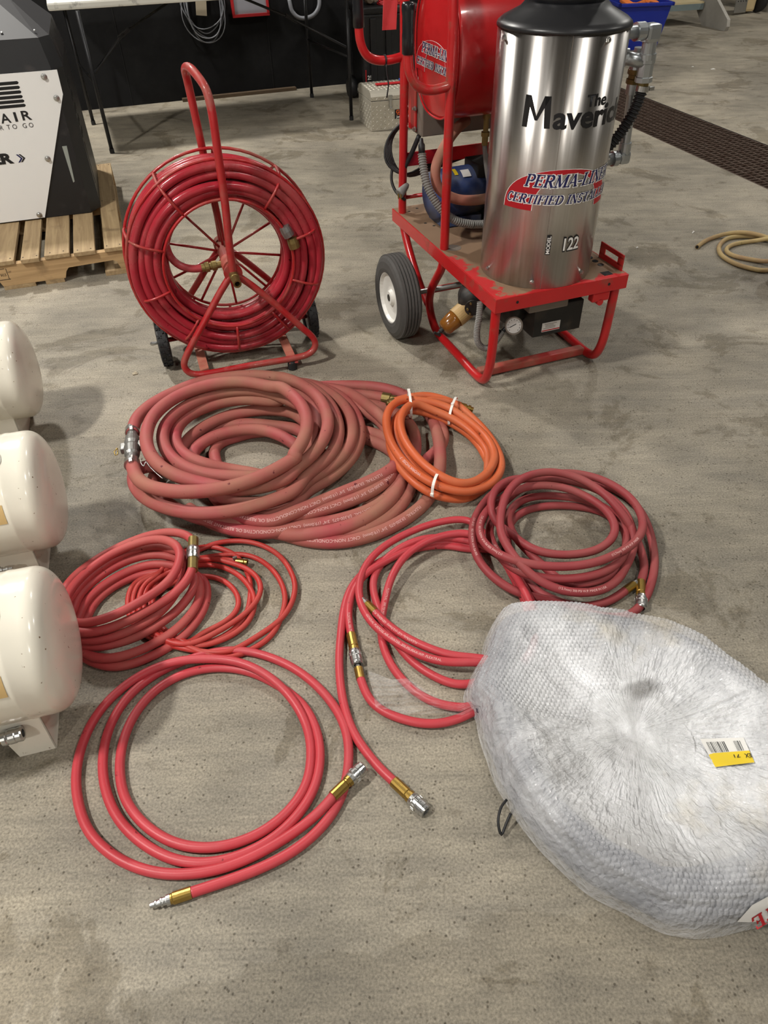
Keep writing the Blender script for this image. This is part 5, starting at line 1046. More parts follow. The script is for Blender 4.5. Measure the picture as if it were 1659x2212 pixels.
# ================================================================ folding table by the wall
TF = P(243, 331)[:2]; TA = math.radians(24.3); TZ = .865; TL_, TD = 1.82, .86
simple('table_top', s2l(222, 220, 210), 0.5, var=0.05, dirt=s2l(46, 42, 50), dirt_amt=0.08, dscale=11)
simple('table_leg', s2l(38, 38, 40), 0.4, 0.4, var=0.2)
tbl = thing('folding_table', 'white folding table with chipped top and thin dark legs against the black wall', 'table', (TF[0], TF[1], 0), TA)
mb = MB(); mb.box((TL_ / 2 + .1, TD / 2 + .02, TZ - .022), (TL_ + .45, TD + .04, .044), rz=-.09, bev=.012); mb.build('table_top', 'table_top', tbl)
for lx in (0.0, TL_):
    for ly in (0.0, TD):
        mb = MB(); mb.cyl((lx, ly, .02), (lx, ly, TZ - .04), .013, 12); mb.build('leg', 'table_leg', tbl)
        mb = MB(); mb.lathe([(0, .016), (.03, .016), (.03, .012)], (lx, ly, 0), (0, 0, 1), 12, False); mb.build('foot_cap', 'rubber_black', tbl)
    s_ = 1 if lx == 0 else -1
    for ly in (TD * .5,):
        mb = MB(); mb.tube([(lx + .01 * s_, ly - TD * .5 + .02, .48), (lx + .28 * s_, ly - .1, .63), (lx + .32 * s_, ly - .08, .65), (lx + .72 * s_, ly, TZ - .05)], .009, 8, spline=False); mb.box((lx + .30 * s_, ly - .09, .64), (.10, .016, .024), M=Matrix.Rotation(-.5 * s_, 4, 'Y'), bev=.003); mb.build('brace', 'table_leg', tbl)
    mb = MB(); mb.cyl((lx, 0, .42), (lx, TD, .42), .008, 8); mb.build('leg_stretcher', 'table_leg', tbl)
# ---- things on the wall
simple('cable_grey', s2l(132, 134, 140), 0.5); simple('sign_grey', s2l(150, 150, 158), 0.5, var=0.06); simple('sign_red', s2l(176, 30, 36), 0.5); simple('tape_beige', s2l(170, 158, 136), 0.7)
def wq(s, z, off): return tuple(wpt(s, z, off))
o = thing('cable_coil', 'thin grey cable coiled and hung on the black wall under the table', 'cable', wq(1.14, .43, .03))
for k in range(6):
    q = []; a_, b__ = .165 - .012 * (k % 3), .235 - .02 * (k % 4); cz = .64 + .012 * (k % 4); cs = 1.135 + .012 * ((k * 2) % 3)
    for i in range(40): t = 2 * math.pi * i / 40; q.append(wq(cs + a_ * math.cos(t) + .01 * math.sin(3 * t + k), cz + b__ * math.sin(t), .022 + .006 * k))
    mb = MB(); mb.tube(q, .0042, 8, closed=True, spline=False); mb.build('cable_turn', 'cable_grey', o, True)
mb = MB(); mb.box(wq(1.13, .70, .058), (.085, .004, .21), wang, M=Matrix.Rotation(wang, 4, 'Z') @ Matrix.Rotation(.12, 4, 'Y')); mb.build('tie_tag', 'tape_beige', o, True)
o = thing('framed_sign', 'grey panel in a red frame fixed to the black wall', 'sign', wq(1.53, .56, .02))
mb = MB(); mb.box(wq(1.53, .76, .012), (.28, .014, .38), wang); mb.build('panel', 'sign_grey', o, True)
for ds, dz, w_, h_ in ((0, -.19, .31, .02), (0, .19, .31, .02), (-.145, 0, .02, .38), (.145, 0, .02, .38)):
    mb = MB(); mb.box(wq(1.53 + ds, .76 + dz, .016), (w_, .024, h_), wang); mb.build('frame_bar', 'sign_red', o, True)
mb = MB(); mb.tube([wq(1.86, .66, .03), wq(1.875, .58, .04), wq(1.92, .535, .05), wq(1.99, .525, .05), wq(2.06, .545, .05), wq(2.11, .60, .04), wq(2.12, .70, .03)], .016, 12)
tag(mb.build('hose_loop', 'cable_grey'), 'short grey hose loop hanging on the black wall beside the red framed sign', 'hose')
# ================================================================ diamond plate toolbox
TB = P(803, 285)[:2]; TBA = math.radians(16.5)
simple('plate_alu', s2l(196, 190, 176), 0.36, 0.5, var=0.12, vscale=14)
tbx = thing('toolbox', 'silver diamond plate metal toolbox on the floor beside the heater cart', 'toolbox', (TB[0], TB[1], 0), TBA)
TW, TDp, Hl, Hh = .52, .33, .198, .255
mb = MB(); mb.box((TW / 2, TDp / 2, Hl / 2), (TW, TDp, Hl - .002), bev=.003); mb.build('box_body', 'plate_alu', tbx)
lp = [(0, Hl + .003), (0, Hh - .03), (.012, Hh - .008), (.04, Hh + .004), (TDp - .04, Hh + .012), (TDp - .01, Hh), (TDp, Hh - .02), (TDp, Hl + .003)]
M = Matrix(((0, 0, 1, 0), (1, 0, 0, 0), (0, 1, 0, 0), (0, 0, 0, 1)))
mb = MB(); mb.prism(lp, M, TW); mb.build('lid', 'plate_alu', tbx)
# raised tread bars
def tread(name, origin, ex, ey, en, w, h, skip=None):
    mb = MB(); nx, ny = int(w / .030), int(h / .024)
    for i in range(nx):
        for j in range(ny):
            a = (.7 if (i + j) % 2 else -.7); c = Vector(origin) + Vector(ex) * (.016 + .030 * i) + Vector(ey) * (.014 + .024 * j)
            if skip and skip(.016 + .030 * i, .014 + .024 * j): continue
            d = Vector(ex) * math.cos(a) + Vector(ey) * math.sin(a); e = Vector(en).cross(d)
            vs = [c + d * .013, c + e * .0036, c - d * .013, c - e * .0036, c + Vector(en) * .0032]; mb.add(vs, [(0, 1, 4), (1, 2, 4), (2, 3, 4), (3, 0, 4)])
    return mb.build(name, 'plate_alu', tbx, kind='stuff')
tread('tread_bars', (0, -.0003, .004), (1, 0, 0), (0, 0, 1), (0, -1, 0), TW, Hl - .01, lambda a, b_: (.18 < a < .42 and .06 < b_ < .14))
tread('tread_bars', (0, .03, Hh + .004), (1, 0, 0), (0, 1, .03), (0, 0, 1), TW, TDp - .06)
tread('tread_bars', (0, -.0003, Hl + .002), (1, 0, 0), (0, 0, 1), (0, -1, 0), TW, .03)
tread('tread_bars', (-.0003, TDp, .004), (0, -1, 0), (0, 0, 1), (-1, 0, 0), TDp, Hl - .01)
for lx in (.145, .43):
    mb = MB(); mb.box((lx, -.006, .215), (.03, .01, .035), bev=.003); mb.box((lx, -.010, .175), (.016, .012, .06), bev=.003); mb.box((lx + .003, -.018, .150), (.014, .012, .014), bev=.003); mb.build('latch', 'zinc', tbx)
mb = MB(); mb.box((.31, -.0015, .103), (.26, .002, .062)); pl_ = mb.build('name_plate', 'decal_black', tbx)
simple('decal_orange', s2l(232, 96, 30), .5)
flat_text('General', .026, 'letters', 'decal_orange', pl_, FM(.19, .106, -.0032), .105, .03)
flat_text('Jet', .026, 'letters', 'decal_white', pl_, FM(.298, .106, -.0032), .05, .03)
flat_text('Jet Set of', .015, 'letters', 'decal_white', pl_, FM(.19, .078, -.0032), .10, .02)
mb = MB(); mb.box((.30, -.003, .0985), (.21, .0008, .003)); mb.build('rule', 'decal_orange', pl_)
simple('tag_red', s2l(240, 92, 96), .6)
# small things on the lid
mb = MB(); mb.box((0, 0, 0), (.20, .045, .008), bev=.002)
o = tag(mb.build('red_strip', 'sign_red'), 'flat red strip lying on top of the toolbox lid', 'strip'); c = TB + np.array([math.cos(TBA), math.sin(TBA)]) * .19 + np.array([-math.sin(TBA), math.cos(TBA)]) * .17; o.location = (c[0], c[1], Hh + .0155); o.rotation_euler = (.02, 0, TBA - .02)
mb = MB(); mb.box((0, 0, .012), (.09, .03, .022), bev=.006); mb.box((-.05, 0, .012), (.03, .02, .012), bev=.003)
simple('tool_blue', s2l(48, 104, 200), .4)
o = tag(mb.build('blue_tool', 'tool_blue'), 'small blue handled tool lying on the toolbox lid', 'tool'); c = TB + np.array([math.cos(TBA), math.sin(TBA)]) * .36 + np.array([-math.sin(TBA), math.cos(TBA)]) * .26; o.location = (c[0], c[1], Hh + .008); o.rotation_euler = (.02, 0, TBA + .2)
# ================================================================ black wheeled case behind the toolbox
KC = np.array([.02, 6.82]); KA = math.radians(17)
case = thing('wheeled_case', 'tall black plastic wheeled tool case standing behind the silver toolbox', 'case', (KC[0], KC[1], 0), KA)
mb = MB(); mb.box((.12, .18, .34), (.46, .34, .56), bev=.03); mb.build('case_body', 'plastic_black', case)
for k in range(3):
    mb = MB(); mb.box((-.02 + .13 * k, .005, .34), (.05, .02, .48), bev=.008); mb.build('rib', 'plastic_black', case)
mb = MB(); mb.box((.12, .18, .63), (.49, .37, .05), bev=.015); mb.build('case_lid', 'plastic_black', case)
for sx in (-.16, .36):
    mb = MB(); mb.lathe([(-.03, .03), (-.03, .075), (-.022, .085), (.022, .085), (.03, .075), (.03, .03)], (sx, .2, .085), (1, 0, 0), 28); mb.build('wheel', 'rubber_black', case)
mb = MB(); mb.tube([(-.09, .36, .3), (-.09, .37, .8), (-.09, .37, 1.0), (-.06, .37, 1.05), (.28, .37, 1.05), (.31, .37, 1.0), (.31, .37, .8), (.31, .36, .3)], .012, 10, it=2); mb.build('pull_handle', 'table_leg', case)
flat_text('25', .03, 'letters', 'decal_white', case, FM(-.075, .16, .0065), None, .02)
mb = MB(); mb.box((-.088, .006, .185), (.008, .004, .09)); mb.build('red_mark', 'sign_red', case)
simple('cloth_beige', s2l(128, 112, 96), .9, var=.2); simple('bag_orange', s2l(222, 92, 36), .55, var=.12)
top = .655
def on_case(x, y): q = KC + np.array([math.cos(KA), math.sin(KA)]) * x + np.array([-math.sin(KA), math.cos(KA)]) * y; return (q[0], q[1], top)
o = thing('work_gloves', 'crumpled beige work gloves on top of the black case', 'gloves', on_case(.0, .1), KA)
for dx, rz in ((-.02, .2), (.035, -.4)):
    mb = MB(); mb.lathe([(0, .02), (.03, .035), (.08, .04), (.13, .03), (.15, .01)], (dx, -.03, .028), (math.sin(rz), 1, .05), 12); mb.v = [(x, y, max(.002, .028 + (z_ - .028) * .6 + .006 * math.sin(60 * x + 40 * y))) for x, y, z_ in mb.v]; mb.build('glove', 'cloth_beige', o)
mb = MB(); mb.lathe([(0, .02), (0, .1), (.012, .105), (.05, .10), (.062, .08), (.066, .02)], (0, 0, 0), (0, 0, 1), 28)
o = tag(mb.build('orange_pan', 'bag_orange'), 'orange round plastic tub on top of the black case', 'tub'); o.location = on_case(.25, .2)
o = thing('red_cable', 'loops of thin red cable on top of the black case', 'cable', on_case(.13, .06))
for k in range(3):
    mb = MB(); mb.tube([(.09 * math.cos(t * .35) * (1 - .1 * k), .05 * math.sin(t * .35) + .01 * k, .006 + .008 * k + .004 * math.sin(t)) for t in range(18)], .0045, 8, closed=True, spline=False); mb.build('cable_turn', 'sign_red', o)
# inspection tag tied to the cart
mb = MB(); mb.box((-.058, .80, 1.085), (.062, .0012, .115), M=Matrix.Rotation(.06, 4, 'Y') @ Matrix.Rotation(.3, 4, 'Z')); tg_ = mb.build('inspection_tag', 'tag_red', cart)
mb = MB(); mb.tube([(-.055, .80, 1.135), (-.03, .805, 1.19), (-.005, .805, 1.215)], .0012, 6); mb.build('tag_string', 'zinc', tg_)
# ================================================================ cream air tanks
def tankmat():
    mt, nt, b = newmat('tank_cream'); co = N(nt, 'ShaderNodeTexCoord').outputs['Object']
    c = mix(nt, noise(nt, co, 3, 3), s2l(226, 220, 204), s2l(236, 231, 218))
    st = ramp(nt, noise(nt, co, 5, 6, .62), .60, .74); c = mix(nt, st, c, s2l(206, 180, 134))
    sp = ramp(nt, noise(nt, co, 70, 3, .6), .70, .73); c = mix(nt, sp, c, s2l(120, 92, 62))
    nt.links.new(c, b.inputs['Base Color']); b.inputs['Roughness'].default_value = .22; b.inputs['Coat Weight'].default_value = .3; b.inputs['Coat Roughness'].default_value = .08
tankmat()
simple('disc_grey', s2l(196, 196, 186), .35)
simple('tape_tan', s2l(204, 172, 116), .6)
TR, TPHI, TK_ = .159, .26, .055
tk = [('cream steel air tank nearest the camera, silver coupler at its foot', (-.735, .988)), ('cream steel air tank in the middle of the row of three', (-.925, 1.494)), ('cream steel air tank farthest back, nearest the pallet', (-1.208, 2.125))]
for ti, (lab, E_) in enumerate(tk):
    t_ = thing('air_tank', lab, 'tank', (E_[0], E_[1], 0), TPHI, 'cream air tanks at the left edge')
    zc = TR + .07; prof = []
    Ln = .75
    dome = []
    for i in range(15):
        a = i / 14 * math.pi / 2; dome.append((TK_ * math.sin(a) ** .8, TR * max(0.0001, math.cos(a)) ** .62 if i < 14 else .0001))
    prof = [(-Ln - h, r) for h, r in dome[::-1]] + [(-Ln + .3, TR)] + [(-.045, TR), (-.042, TR + .0012), (-.036, TR + .0012), (-.033, TR)] + dome
    mb = MB(); mb.lathe(prof, (0, 0, zc), (1, 0, 0), 72, True); mb.build('tank_shell', 'tank_cream', t_)
    for bx0, bx1 in ((-.105, -.04), (-.62, -.555)):
        mb = MB()
        for x_ in (bx0, bx1):
            n = 10; arc = [(-.112 + .224 * i / n, zc - math.sqrt(max(0, (TR - .001) ** 2 - (-.112 + .224 * i / n) ** 2))) for i in range(n + 1)]
            pl2 = [(-.118, 0.0), (.118, 0.0), (.112, arc[-1][1])] + arc[::-1][1:-1] + [(-.112, arc[0][1])]
            M = Matrix(((0, 0, 1, x_), (1, 0, 0, 0), (0, 1, 0, 0), (0, 0, 0, 1)))
            if x_ == bx1: mb.prism(pl2, M, .003)
        for sy in (-1, 1):
            z1_ = zc - math.sqrt((TR - .001) ** 2 - .112 ** 2)
            q = [(bx0 - .01, sy * .118, 0), (bx1 + .003, sy * .118, 0), (bx1 + .003, sy * .112, z1_), (bx0 - .03, sy * .112, z1_)]; q2 = [(x_, y_ - sy * .003, z_) for x_, y_, z_ in q]
            mb.add(q + q2, [(0, 1, 2, 3), (7, 6, 5, 4), (0, 4, 5, 1), (1, 5, 6, 2), (2, 6, 7, 3), (3, 7, 4, 0)])
        mb.build('foot_bracket', 'tank_cream', t_)
    mb = MB(); a0 = math.radians(110)
    mb.lathe([(0, .036), (.004, .036), (.006, .031), (.006, .02)], (-.068, (TR - .002) * math.cos(a0), zc + (TR - .002) * math.sin(a0)), (0, math.cos(a0), math.sin(a0)), 28, False); mb.build('grey_disc', 'disc_grey', t_)  # slightly raised pale grey disc on the upper front of the shell
    vs = []; 
    for x_ in (-.16, -.048):
        for j in range(7): a = math.radians(170 - 3.0 * j); vs.append((x_, (TR + .0008) * math.cos(a), zc + (TR + .0008) * math.sin(a)))
    mb = MB(); mb.add(vs, [(j, j + 1, 8 + j, 7 + j) for j in range(6)], True); mb.build('tape_patch', 'tape_tan', t_)
    fx_, fy_ = ((2, 1597), (-4, 1234), (-6, 912))[ti]; fz = (.095, .10, .10)[ti]
    c = np.array(P(fx_, fy_, fz)) - np.array([E_[0], E_[1], 0]); cc = (c[0] * math.cos(TPHI) + c[1] * math.sin(TPHI), -c[0] * math.sin(TPHI) + c[1] * math.cos(TPHI), fz)
    mb = MB(); mb.lathe([(-.06, .007), (-.01, .007), (-.01, .010), (.004, .010)], cc, (1, 0, 0), 12, False); mb.build('brass_stub', 'brass', t_)
    if ti == 0:
        mb = MB(); mb.lathe([(.003, .008), (.003, .0155), (.012, .0165), (.014, .015), (.018, .0165), (.03, .0165), (.032, .0155), (.042, .0165), (.045, .015), (.045, .009), (.03, .009)], cc, (1, .02, .05), 20, False); mb.build('quick_coupler', 'zinc', t_)
    else:
        mb = MB(); mb.lathe([(.003, .009), (.012, .009), (.013, .006), (.02, .006), (.021, .008), (.026, .008), (.027, .0055), (.036, .005)], cc, (1, 0, .03), 14, False); mb.build('plug_nipple', 'zinc', t_)
# ================================================================ background on the right
simple('bin_blue', s2l(24, 44, 150), .4, var=.1)
simple('foam_orange', s2l(226, 120, 50), .7, var=.35, vscale=14)
BN = (2.72, 8.95)
bin_ = thing('blue_bin', 'blue plastic recycling bin filled with orange material behind the boiler', 'bin', (BN[0], BN[1], 0), .12)
def taper_box(w0, d0, w1, d1, z0, z1, t):
    vs = []
    for w, d, z_ in ((w0, d0, z0), (w1, d1, z1)): vs += [(-w / 2, -d / 2, z_), (w / 2, -d / 2, z_), (w / 2, d / 2, z_), (-w / 2, d / 2, z_)]
    for w, d, z_ in ((w1 - t, d1 - t, z1), (w0 - t, d0 - t, z0 + .02)): vs += [(-w / 2, -d / 2, z_), (w / 2, -d / 2, z_), (w / 2, d / 2, z_), (-w / 2, d / 2, z_)]
    fs = [(3, 2, 1, 0)]
    for l in range(3):
        for j in range(4): k = (j + 1) % 4; fs.append((l * 4 + j, l * 4 + k, l * 4 + 4 + k, l * 4 + 4 + j))
    fs.append((12, 13, 14, 15)); return vs, fs
mb = MB(); mb.add(*taper_box(.42, .32, .54, .42, 0, .40, .02)); mb.build('bin_body', 'bin_blue', bin_)
mb = MB()
for c, d in (((0, -.215, .395), (.58, .03, .03)), ((0, .215, .395), (.58, .03, .03)), ((-.275, 0, .395), (.03, .46, .03)), ((.275, 0, .395), (.03, .46, .03))): mb.box(c, d, bev=.006)
mb.build('bin_rim', 'bin_blue', bin_)
simple('bin_navy', s2l(16, 28, 96), .5)
flat_text('SED', .045, 'embossed_letters', 'bin_navy', bin_, Matrix.Translation((-.02, -.199, .20)) @ Matrix.Rotation(math.radians(90 + 7), 4, 'X'), .13, .02)
random.seed(11)
for k, where in enumerate(('at the right front corner', 'at the left front corner', 'in the middle front', 'at the back left', 'at the back right')):
    mb = MB(); mb.box((0, 0, 0), (.14 + .06 * random.random(), .05 + .04 * random.random(), .03), bev=.008)
    o = mb.build('orange_scrap', 'foam_orange'); o.location = (BN[0] + (.12, -.12, -.01, -.11, .1)[k], BN[1] + (-.09, -.09, -.08, .09, .09)[k], (.40, .39, .375, .40, .39)[k]); o.rotation_euler = ((.3, -.2, .1, .25, -.2)[k], (.2, -.3, .1, .2, -.25)[k], (.5, 2.2, .1, 1.2, .3)[k])
    tag(o, 'orange scrap piece %s of the blue bin' % where, 'scrap', 'orange scraps in the blue bin')
simple('bench_grey', s2l(164, 160, 152), .7, var=.1); simple('bench_green', s2l(116, 128, 128), .6, var=.1); wood('bench_wood', s2l(178, 160, 122), s2l(204, 190, 152), 1)
b0, b1 = P(1571, 67)[:2], P(1521, 54)[:2]; bdv = (b1 - b0) / np.linalg.norm(b1 - b0); BLk = np.linalg.norm(b1 - b0); BA_ = math.atan2(bdv[1], bdv[0]) - math.pi / 2
bench = thing('bench', 'low grey painted bench with slanted end panel at the far right', 'bench', (b0[0], b0[1], 0), BA_)
# local y runs from the near foot to the far foot, -x runs along the seat to the left
pl2 = [(0, 0), (.459, 0), (.62, .137), (.86, .26), (.86, .34), (.40, .34), (.264, .265), (-.006, .111), (-.022, .045)]
for xx in (-.04, -2.2):
    M = Matrix(((0, 0, 1, xx), (1, 0, 0, 0), (0, 1, 0, 0), (0, 0, 0, 1))); mb = MB(); mb.prism(pl2, M, .04); mb.build('end_panel', 'bench_grey', bench)
for k in range(2):
    mb = MB(); mb.box((-1.12, .56 + .19 * k, .222), (2.12, .18, .028), bev=.003); mb.build('seat_plank', 'bench_wood', bench)
mb = MB(); mb.box((-1.12, .48, .185), (2.12, .025, .06)); mb.build('apron', 'bench_green', bench)
mb = MB(); mb.box((-.95, .66, .10), (.5, .28, .11), bev=.01); o = mb.build('hanging_drawer', 'bench_green', bench)
for sx in (-1.15, -.75):
    mb = MB(); mb.box((sx, .66, .18), (.03, .28, .06)); mb.build('drawer_hanger', 'bench_green', o)
# bare metal machine with perforated plate beyond the bench
simple('metal_tan', s2l(190, 170, 130), .5, var=.1)
mc = P(1598, 31)[:2] + np.array([-.02, -.02]); mach = thing('perforated_heater', 'silver perforated metal housing with tan body behind the bench end', 'heater', (mc[0], mc[1], 0), .2)
mb = MB(); mb.box((.14, .10, .17), (.16, .16, .30), bev=.03); mb.build('tan_body', 'metal_tan', mach)
pp = mb = MB(); mb.box((-.01, .0, .19), (.20, .012, .34), M=Matrix.Rotation(-.1, 4, 'X') @ Matrix.Rotation(.25, 4, 'Z'), bev=.004); plate = mb.build('perforated_plate', 'zinc', mach)
for i in range(4):
    for j in range(6):
        mb = MB(); q = Matrix.Rotation(-.1, 4, 'X') @ Matrix.Rotation(.25, 4, 'Z') @ Vector((-.07 + .045 * i + (.02 if j % 2 else 0), -.0065, -.05 + .035 * j)); mb.lathe([(0, .009), (.0008, .009)], (q.x - .01, q.y, q.z + .19), (-.25, -1, -.1), 8, False); mb.build('hole', 'hole_black', plate)
mb = MB(); mb.lathe([(0, .03), (0, .12), (.015, .145), (.045, .145), (.06, .12), (.06, .03)], (.25, .06, .15), (1, .2, 0), 28); mb.build('tire', 'rubber_black', mach)
# ---- a few bits of litter on the floor
random.seed(5)
simple('chip_white', s2l(230, 228, 222), .6); simple('chip_dark', s2l(70, 64, 58), .8)
for i, (px, py, l, w, rz, m_, lab) in enumerate(((1497, 503, .03, .005, .9, 'chip_white', 'white plastic sliver on the floor near the yellowed hose'), (1540, 150, .04, .02, .3, 'chip_white', 'larger pale paper scrap beyond the drain grate'), (1496, 145, .02, .01, .1, 'chip_white', 'tiny pale paper scrap left of the larger one beyond the drain'), (292, 808, .02, .015, .5, 'tape_beige', 'tan crumb on the floor left of the hose reel'), (1376, 536, .012, .006, .4, 'chip_white', 'tiny white chip on the floor right of the cart deck'))):
    p_ = P(px, py); mb = MB(); mb.box((0, 0, .0025), (l, w, .004), bev=.001); mb.box((l * .2, w * .3, .004), (l * .4, w * .7, .004), .5)
    o = tag(mb.build('litter_scrap', m_), lab, 'litter'); o.location = (p_[0], p_[1], .0002); o.rotation_euler = (0, 0, rz)
# ================================================================ wrapped ring-shaped bundle
def filmmat(name, a_lo, a_hi, rough, col, cover=False):
    mt, nt, b = newmat(name); co = N(nt, 'ShaderNodeTexCoord').outputs['Object']
    b.inputs['Roughness'].default_value = rough; b.inputs['IOR'].default_value = 1.5; b.inputs['Specular IOR Level'].default_value = 0.9
    al = ramp(nt, noise(nt, co, 7, 7, .68, .6), .36, .66, (a_lo,) * 3, (a_hi,) * 3)
    if cover:
        at = N(nt, 'ShaderNodeAttribute', attribute_name='cover'); al = mix(nt, 1.0, al, at.outputs['Color'], 'MULTIPLY')
    nt.links.new(al, b.inputs['Alpha'])
    vo = N(nt, 'ShaderNodeTexVoronoi'); vo.inputs['Scale'].default_value = 46; vo.inputs['Randomness'].default_value = 1.0
    wn = N(nt, 'ShaderNodeTexNoise'); wn.inputs['Scale'].default_value = 24; wn.inputs['Detail'].default_value = 3; nt.links.new(co, wn.inputs['Vector'])
    vm = N(nt, 'ShaderNodeVectorMath', operation='MULTIPLY_ADD'); vm.inputs[1].default_value = (.05, .05, .05); nt.links.new(wn.outputs['Color'], vm.inputs[0]); nt.links.new(co, vm.inputs[2]); nt.links.new(vm.outputs[0], vo.inputs['Vector'])
    h = mix(nt, .5, vo.outputs['Distance'], noise(nt, co, 34, 4, .7, 1.8)); bump(nt, b, h, .75, .010)
    ye = ramp(nt, noise(nt, co, 3.2, 5, .6), .60, .75); nt.links.new(mix(nt, ye, col, (col[0] * .86, col[1] * .78, col[2] * .62)), b.inputs['Base Color'])
filmmat('stretch_film', .6, 1.0, .10, s2l(238, 239, 242), True); filmmat('loose_film_mat', .02, .24, .10, s2l(235, 236, 238))
simple('wrapped_hose', s2l(66, 70, 82), .4, var=.2, vscale=8); simple('bubble_white', s2l(210, 212, 218), .3)
out = [(245, 105, .07), (400, 82, .08), (540, 70, .09), (750, 82, .10), (950, 112, .10), (1200, 185, .10), (1430, 305, .10), (1659, 480, .10), (1850, 660, .09), (2000, 900, .06), (2040, 1200, .03), (1960, 1500, .01), (1830, 1700, .005), (1659, 1805, .005), (1500, 1845, .005), (1250, 1885, .005), (1100, 1860, .005), (900, 1745, .005), (700, 1645, .005), (550, 1515, .005), (400, 1355, .005), (280, 1190, .01), (180, 930, .02), (120, 690, .03), (52, 575, .04), (75, 480, .05), (150, 350, .06), (175, 220, .065)]
OUT = np.array([P(980 + x / 2.4433, 1260 + y / 2.4433, 0.0 if z_ < .02 else z_ * .9)[:2] for x, y, z_ in out])
WC = P(1366, 1590, .06)[:2]
wr = thing('wrapped_bundle', 'large ring-shaped bundle in bubble wrap and clear stretch film on the floor', 'wrapped bundle', (WC[0], WC[1], 0))
NT, NRr = 1600, 300
an = np.unwrap(np.arctan2(OUT[:, 1] - WC[1], OUT[:, 0] - WC[0])); rad = np.hypot(OUT[:, 0] - WC[0], OUT[:, 1] - WC[1])
o_ = np.argsort(an % (2 * np.pi)); aa = (an % (2 * np.pi))[o_]; rr = rad[o_]
aa3 = np.r_[aa - 2 * np.pi, aa, aa + 2 * np.pi]; rr3 = np.r_[rr, rr, rr]
th = np.linspace(0, 2 * np.pi, NT, endpoint=False); Rth = np.interp(th, aa3, rr3)
for _ in range(40): Rth = .5 * Rth + .25 * (np.roll(Rth, 1) + np.roll(Rth, -1))
rng = np.random.default_rng(4)
def pnoise(x, f, seed):
    g = np.random.default_rng(seed).normal(size=int(f) + 2); k = x / (2 * np.pi) * f; i = np.floor(k).astype(int); t = k - i; t = t * t * (3 - 2 * t); return g[i % int(f)] * (1 - t) + g[(i + 1) % int(f)] * t
rho = np.linspace(.02, 1.0, NRr) ** .85
prof_r = [0, .2, .38, .5, .6, .7, .78, .86, .92, .96, .985, 1.0]; prof_h = [.074, .072, .074, .080, .090, .102, .108, .106, .092, .064, .034, .004]
Hh_ = np.interp(rho, prof_r, prof_h)
X = rho[:, None] * Rth[None] * np.cos(th)[None]; Y = rho[:, None] * Rth[None] * np.sin(th)[None]
Z = np.repeat(Hh_[:, None], NT, 1)
ring_w = np.exp(-((rho - .80) / .16) ** 2)[:, None]; mid = np.clip(1 - rho / .62, 0, 1)[:, None]
# lumps of the coil under the film, then taut radial pleats of the film
Z += ring_w * .0045 * (pnoise(th, 14, 1) + .6 * pnoise(th, 31, 2))[None] + .003 * pnoise(th, 23, 9)[None] * (rho[:, None] > .3)
win = np.clip((1.0 - rho) / .06, 0, 1)[:, None]
sect = np.clip(.45 + .55 * pnoise(th, 7, 17), 0, 1)[None]
def vnoise(nt_, nr_, seed):
    g = np.random.default_rng(seed).normal(size=(nr_ + 2, nt_)); a = th / (2 * np.pi) * nt_; i = np.floor(a).astype(int) % nt_; t = a - np.floor(a); t = t * t * (3 - 2 * t)
    b = rho * nr_; k = np.floor(b).astype(int); w = (b - k); w = (w * w * (3 - 2 * w))[:, None]
    lo = g[k][:, i] * (1 - t) + g[k][:, (i + 1) % nt_] * t; hi = g[k + 1][:, i] * (1 - t) + g[k + 1][:, (i + 1) % nt_] * t; return lo * (1 - w) + hi * w
crk = .0022 * (1 - np.abs(vnoise(150, 13, 31))) + .0016 * (1 - np.abs(vnoise(310, 26, 32))) + .0010 * (1 - np.abs(vnoise(520, 60, 33)))
pl_ = ((.0008 * pnoise(th, 190, 3) + .0007 * pnoise(th, 330, 4))[None] * sect + crk) * np.clip(rho[:, None] * 2.0, .1, 1) * win
deg = np.degrees(th)
bub_area = ((deg > 92) & (deg < 170)).astype(float); up_area = ((deg > 15) & (deg < 96)).astype(float) 
for _ in range(60): bub_area = .5 * bub_area + .25 * (np.roll(bub_area, 1) + np.roll(bub_area, -1))
low_area = ((deg > 222) & (deg < 310)).astype(float)
for _ in range(200): low_area = .5 * low_area + .25 * (np.roll(low_area, 1) + np.roll(low_area, -1)); up_area = .5 * up_area + .25 * (np.roll(up_area, 1) + np.roll(up_area, -1))
sm_ = lambda r0, w: np.clip((rho[:, None] - r0) / w, 0, 1)

ba = bub_area[None] * sm_(.24, .04) + up_area[None] * sm_(.70, .08) + low_area[None] * sm_(.76, .08); ba = np.clip(ba, 0, 1)
Z += pl_ * (1 - .75 * ba)
for k in range(60):    # sagging wrinkles
    t0, r0_, w_, l_ = rng.uniform(0, 6.28), rng.uniform(.1, .9), rng.uniform(.01, .03), rng.uniform(.05, .2)
    cx, cy = r0_ * .36 * math.cos(t0), r0_ * .36 * math.sin(t0); d = rng.uniform(0, 3.14); dx, dy = math.cos(d), math.sin(d)
    a_ = (X - cx) * dx + (Y - cy) * dy; b__ = -(X - cx) * dy + (Y - cy) * dx; Z += rng.uniform(-.006, .008) * np.exp(-(a_ / l_) ** 2 - (b__ / w_) ** 2) * win
# hexagonal bubbles
s = .0105; gx = X / s; gy = Y / (s * .866); row = np.round(gy); gx2 = gx - .5 * (row % 2); dxx = (gx2 - np.round(gx2)) * s; dyy = (gy - row) * s * .866; dd_ = np.hypot(dxx, dyy) / (s * .48)
Z += ba * .0042 * np.sqrt(np.clip(1 - dd_ ** 2, 0, 1)) * np.clip((1.0 - rho) / .03, 0, 1)[:, None]
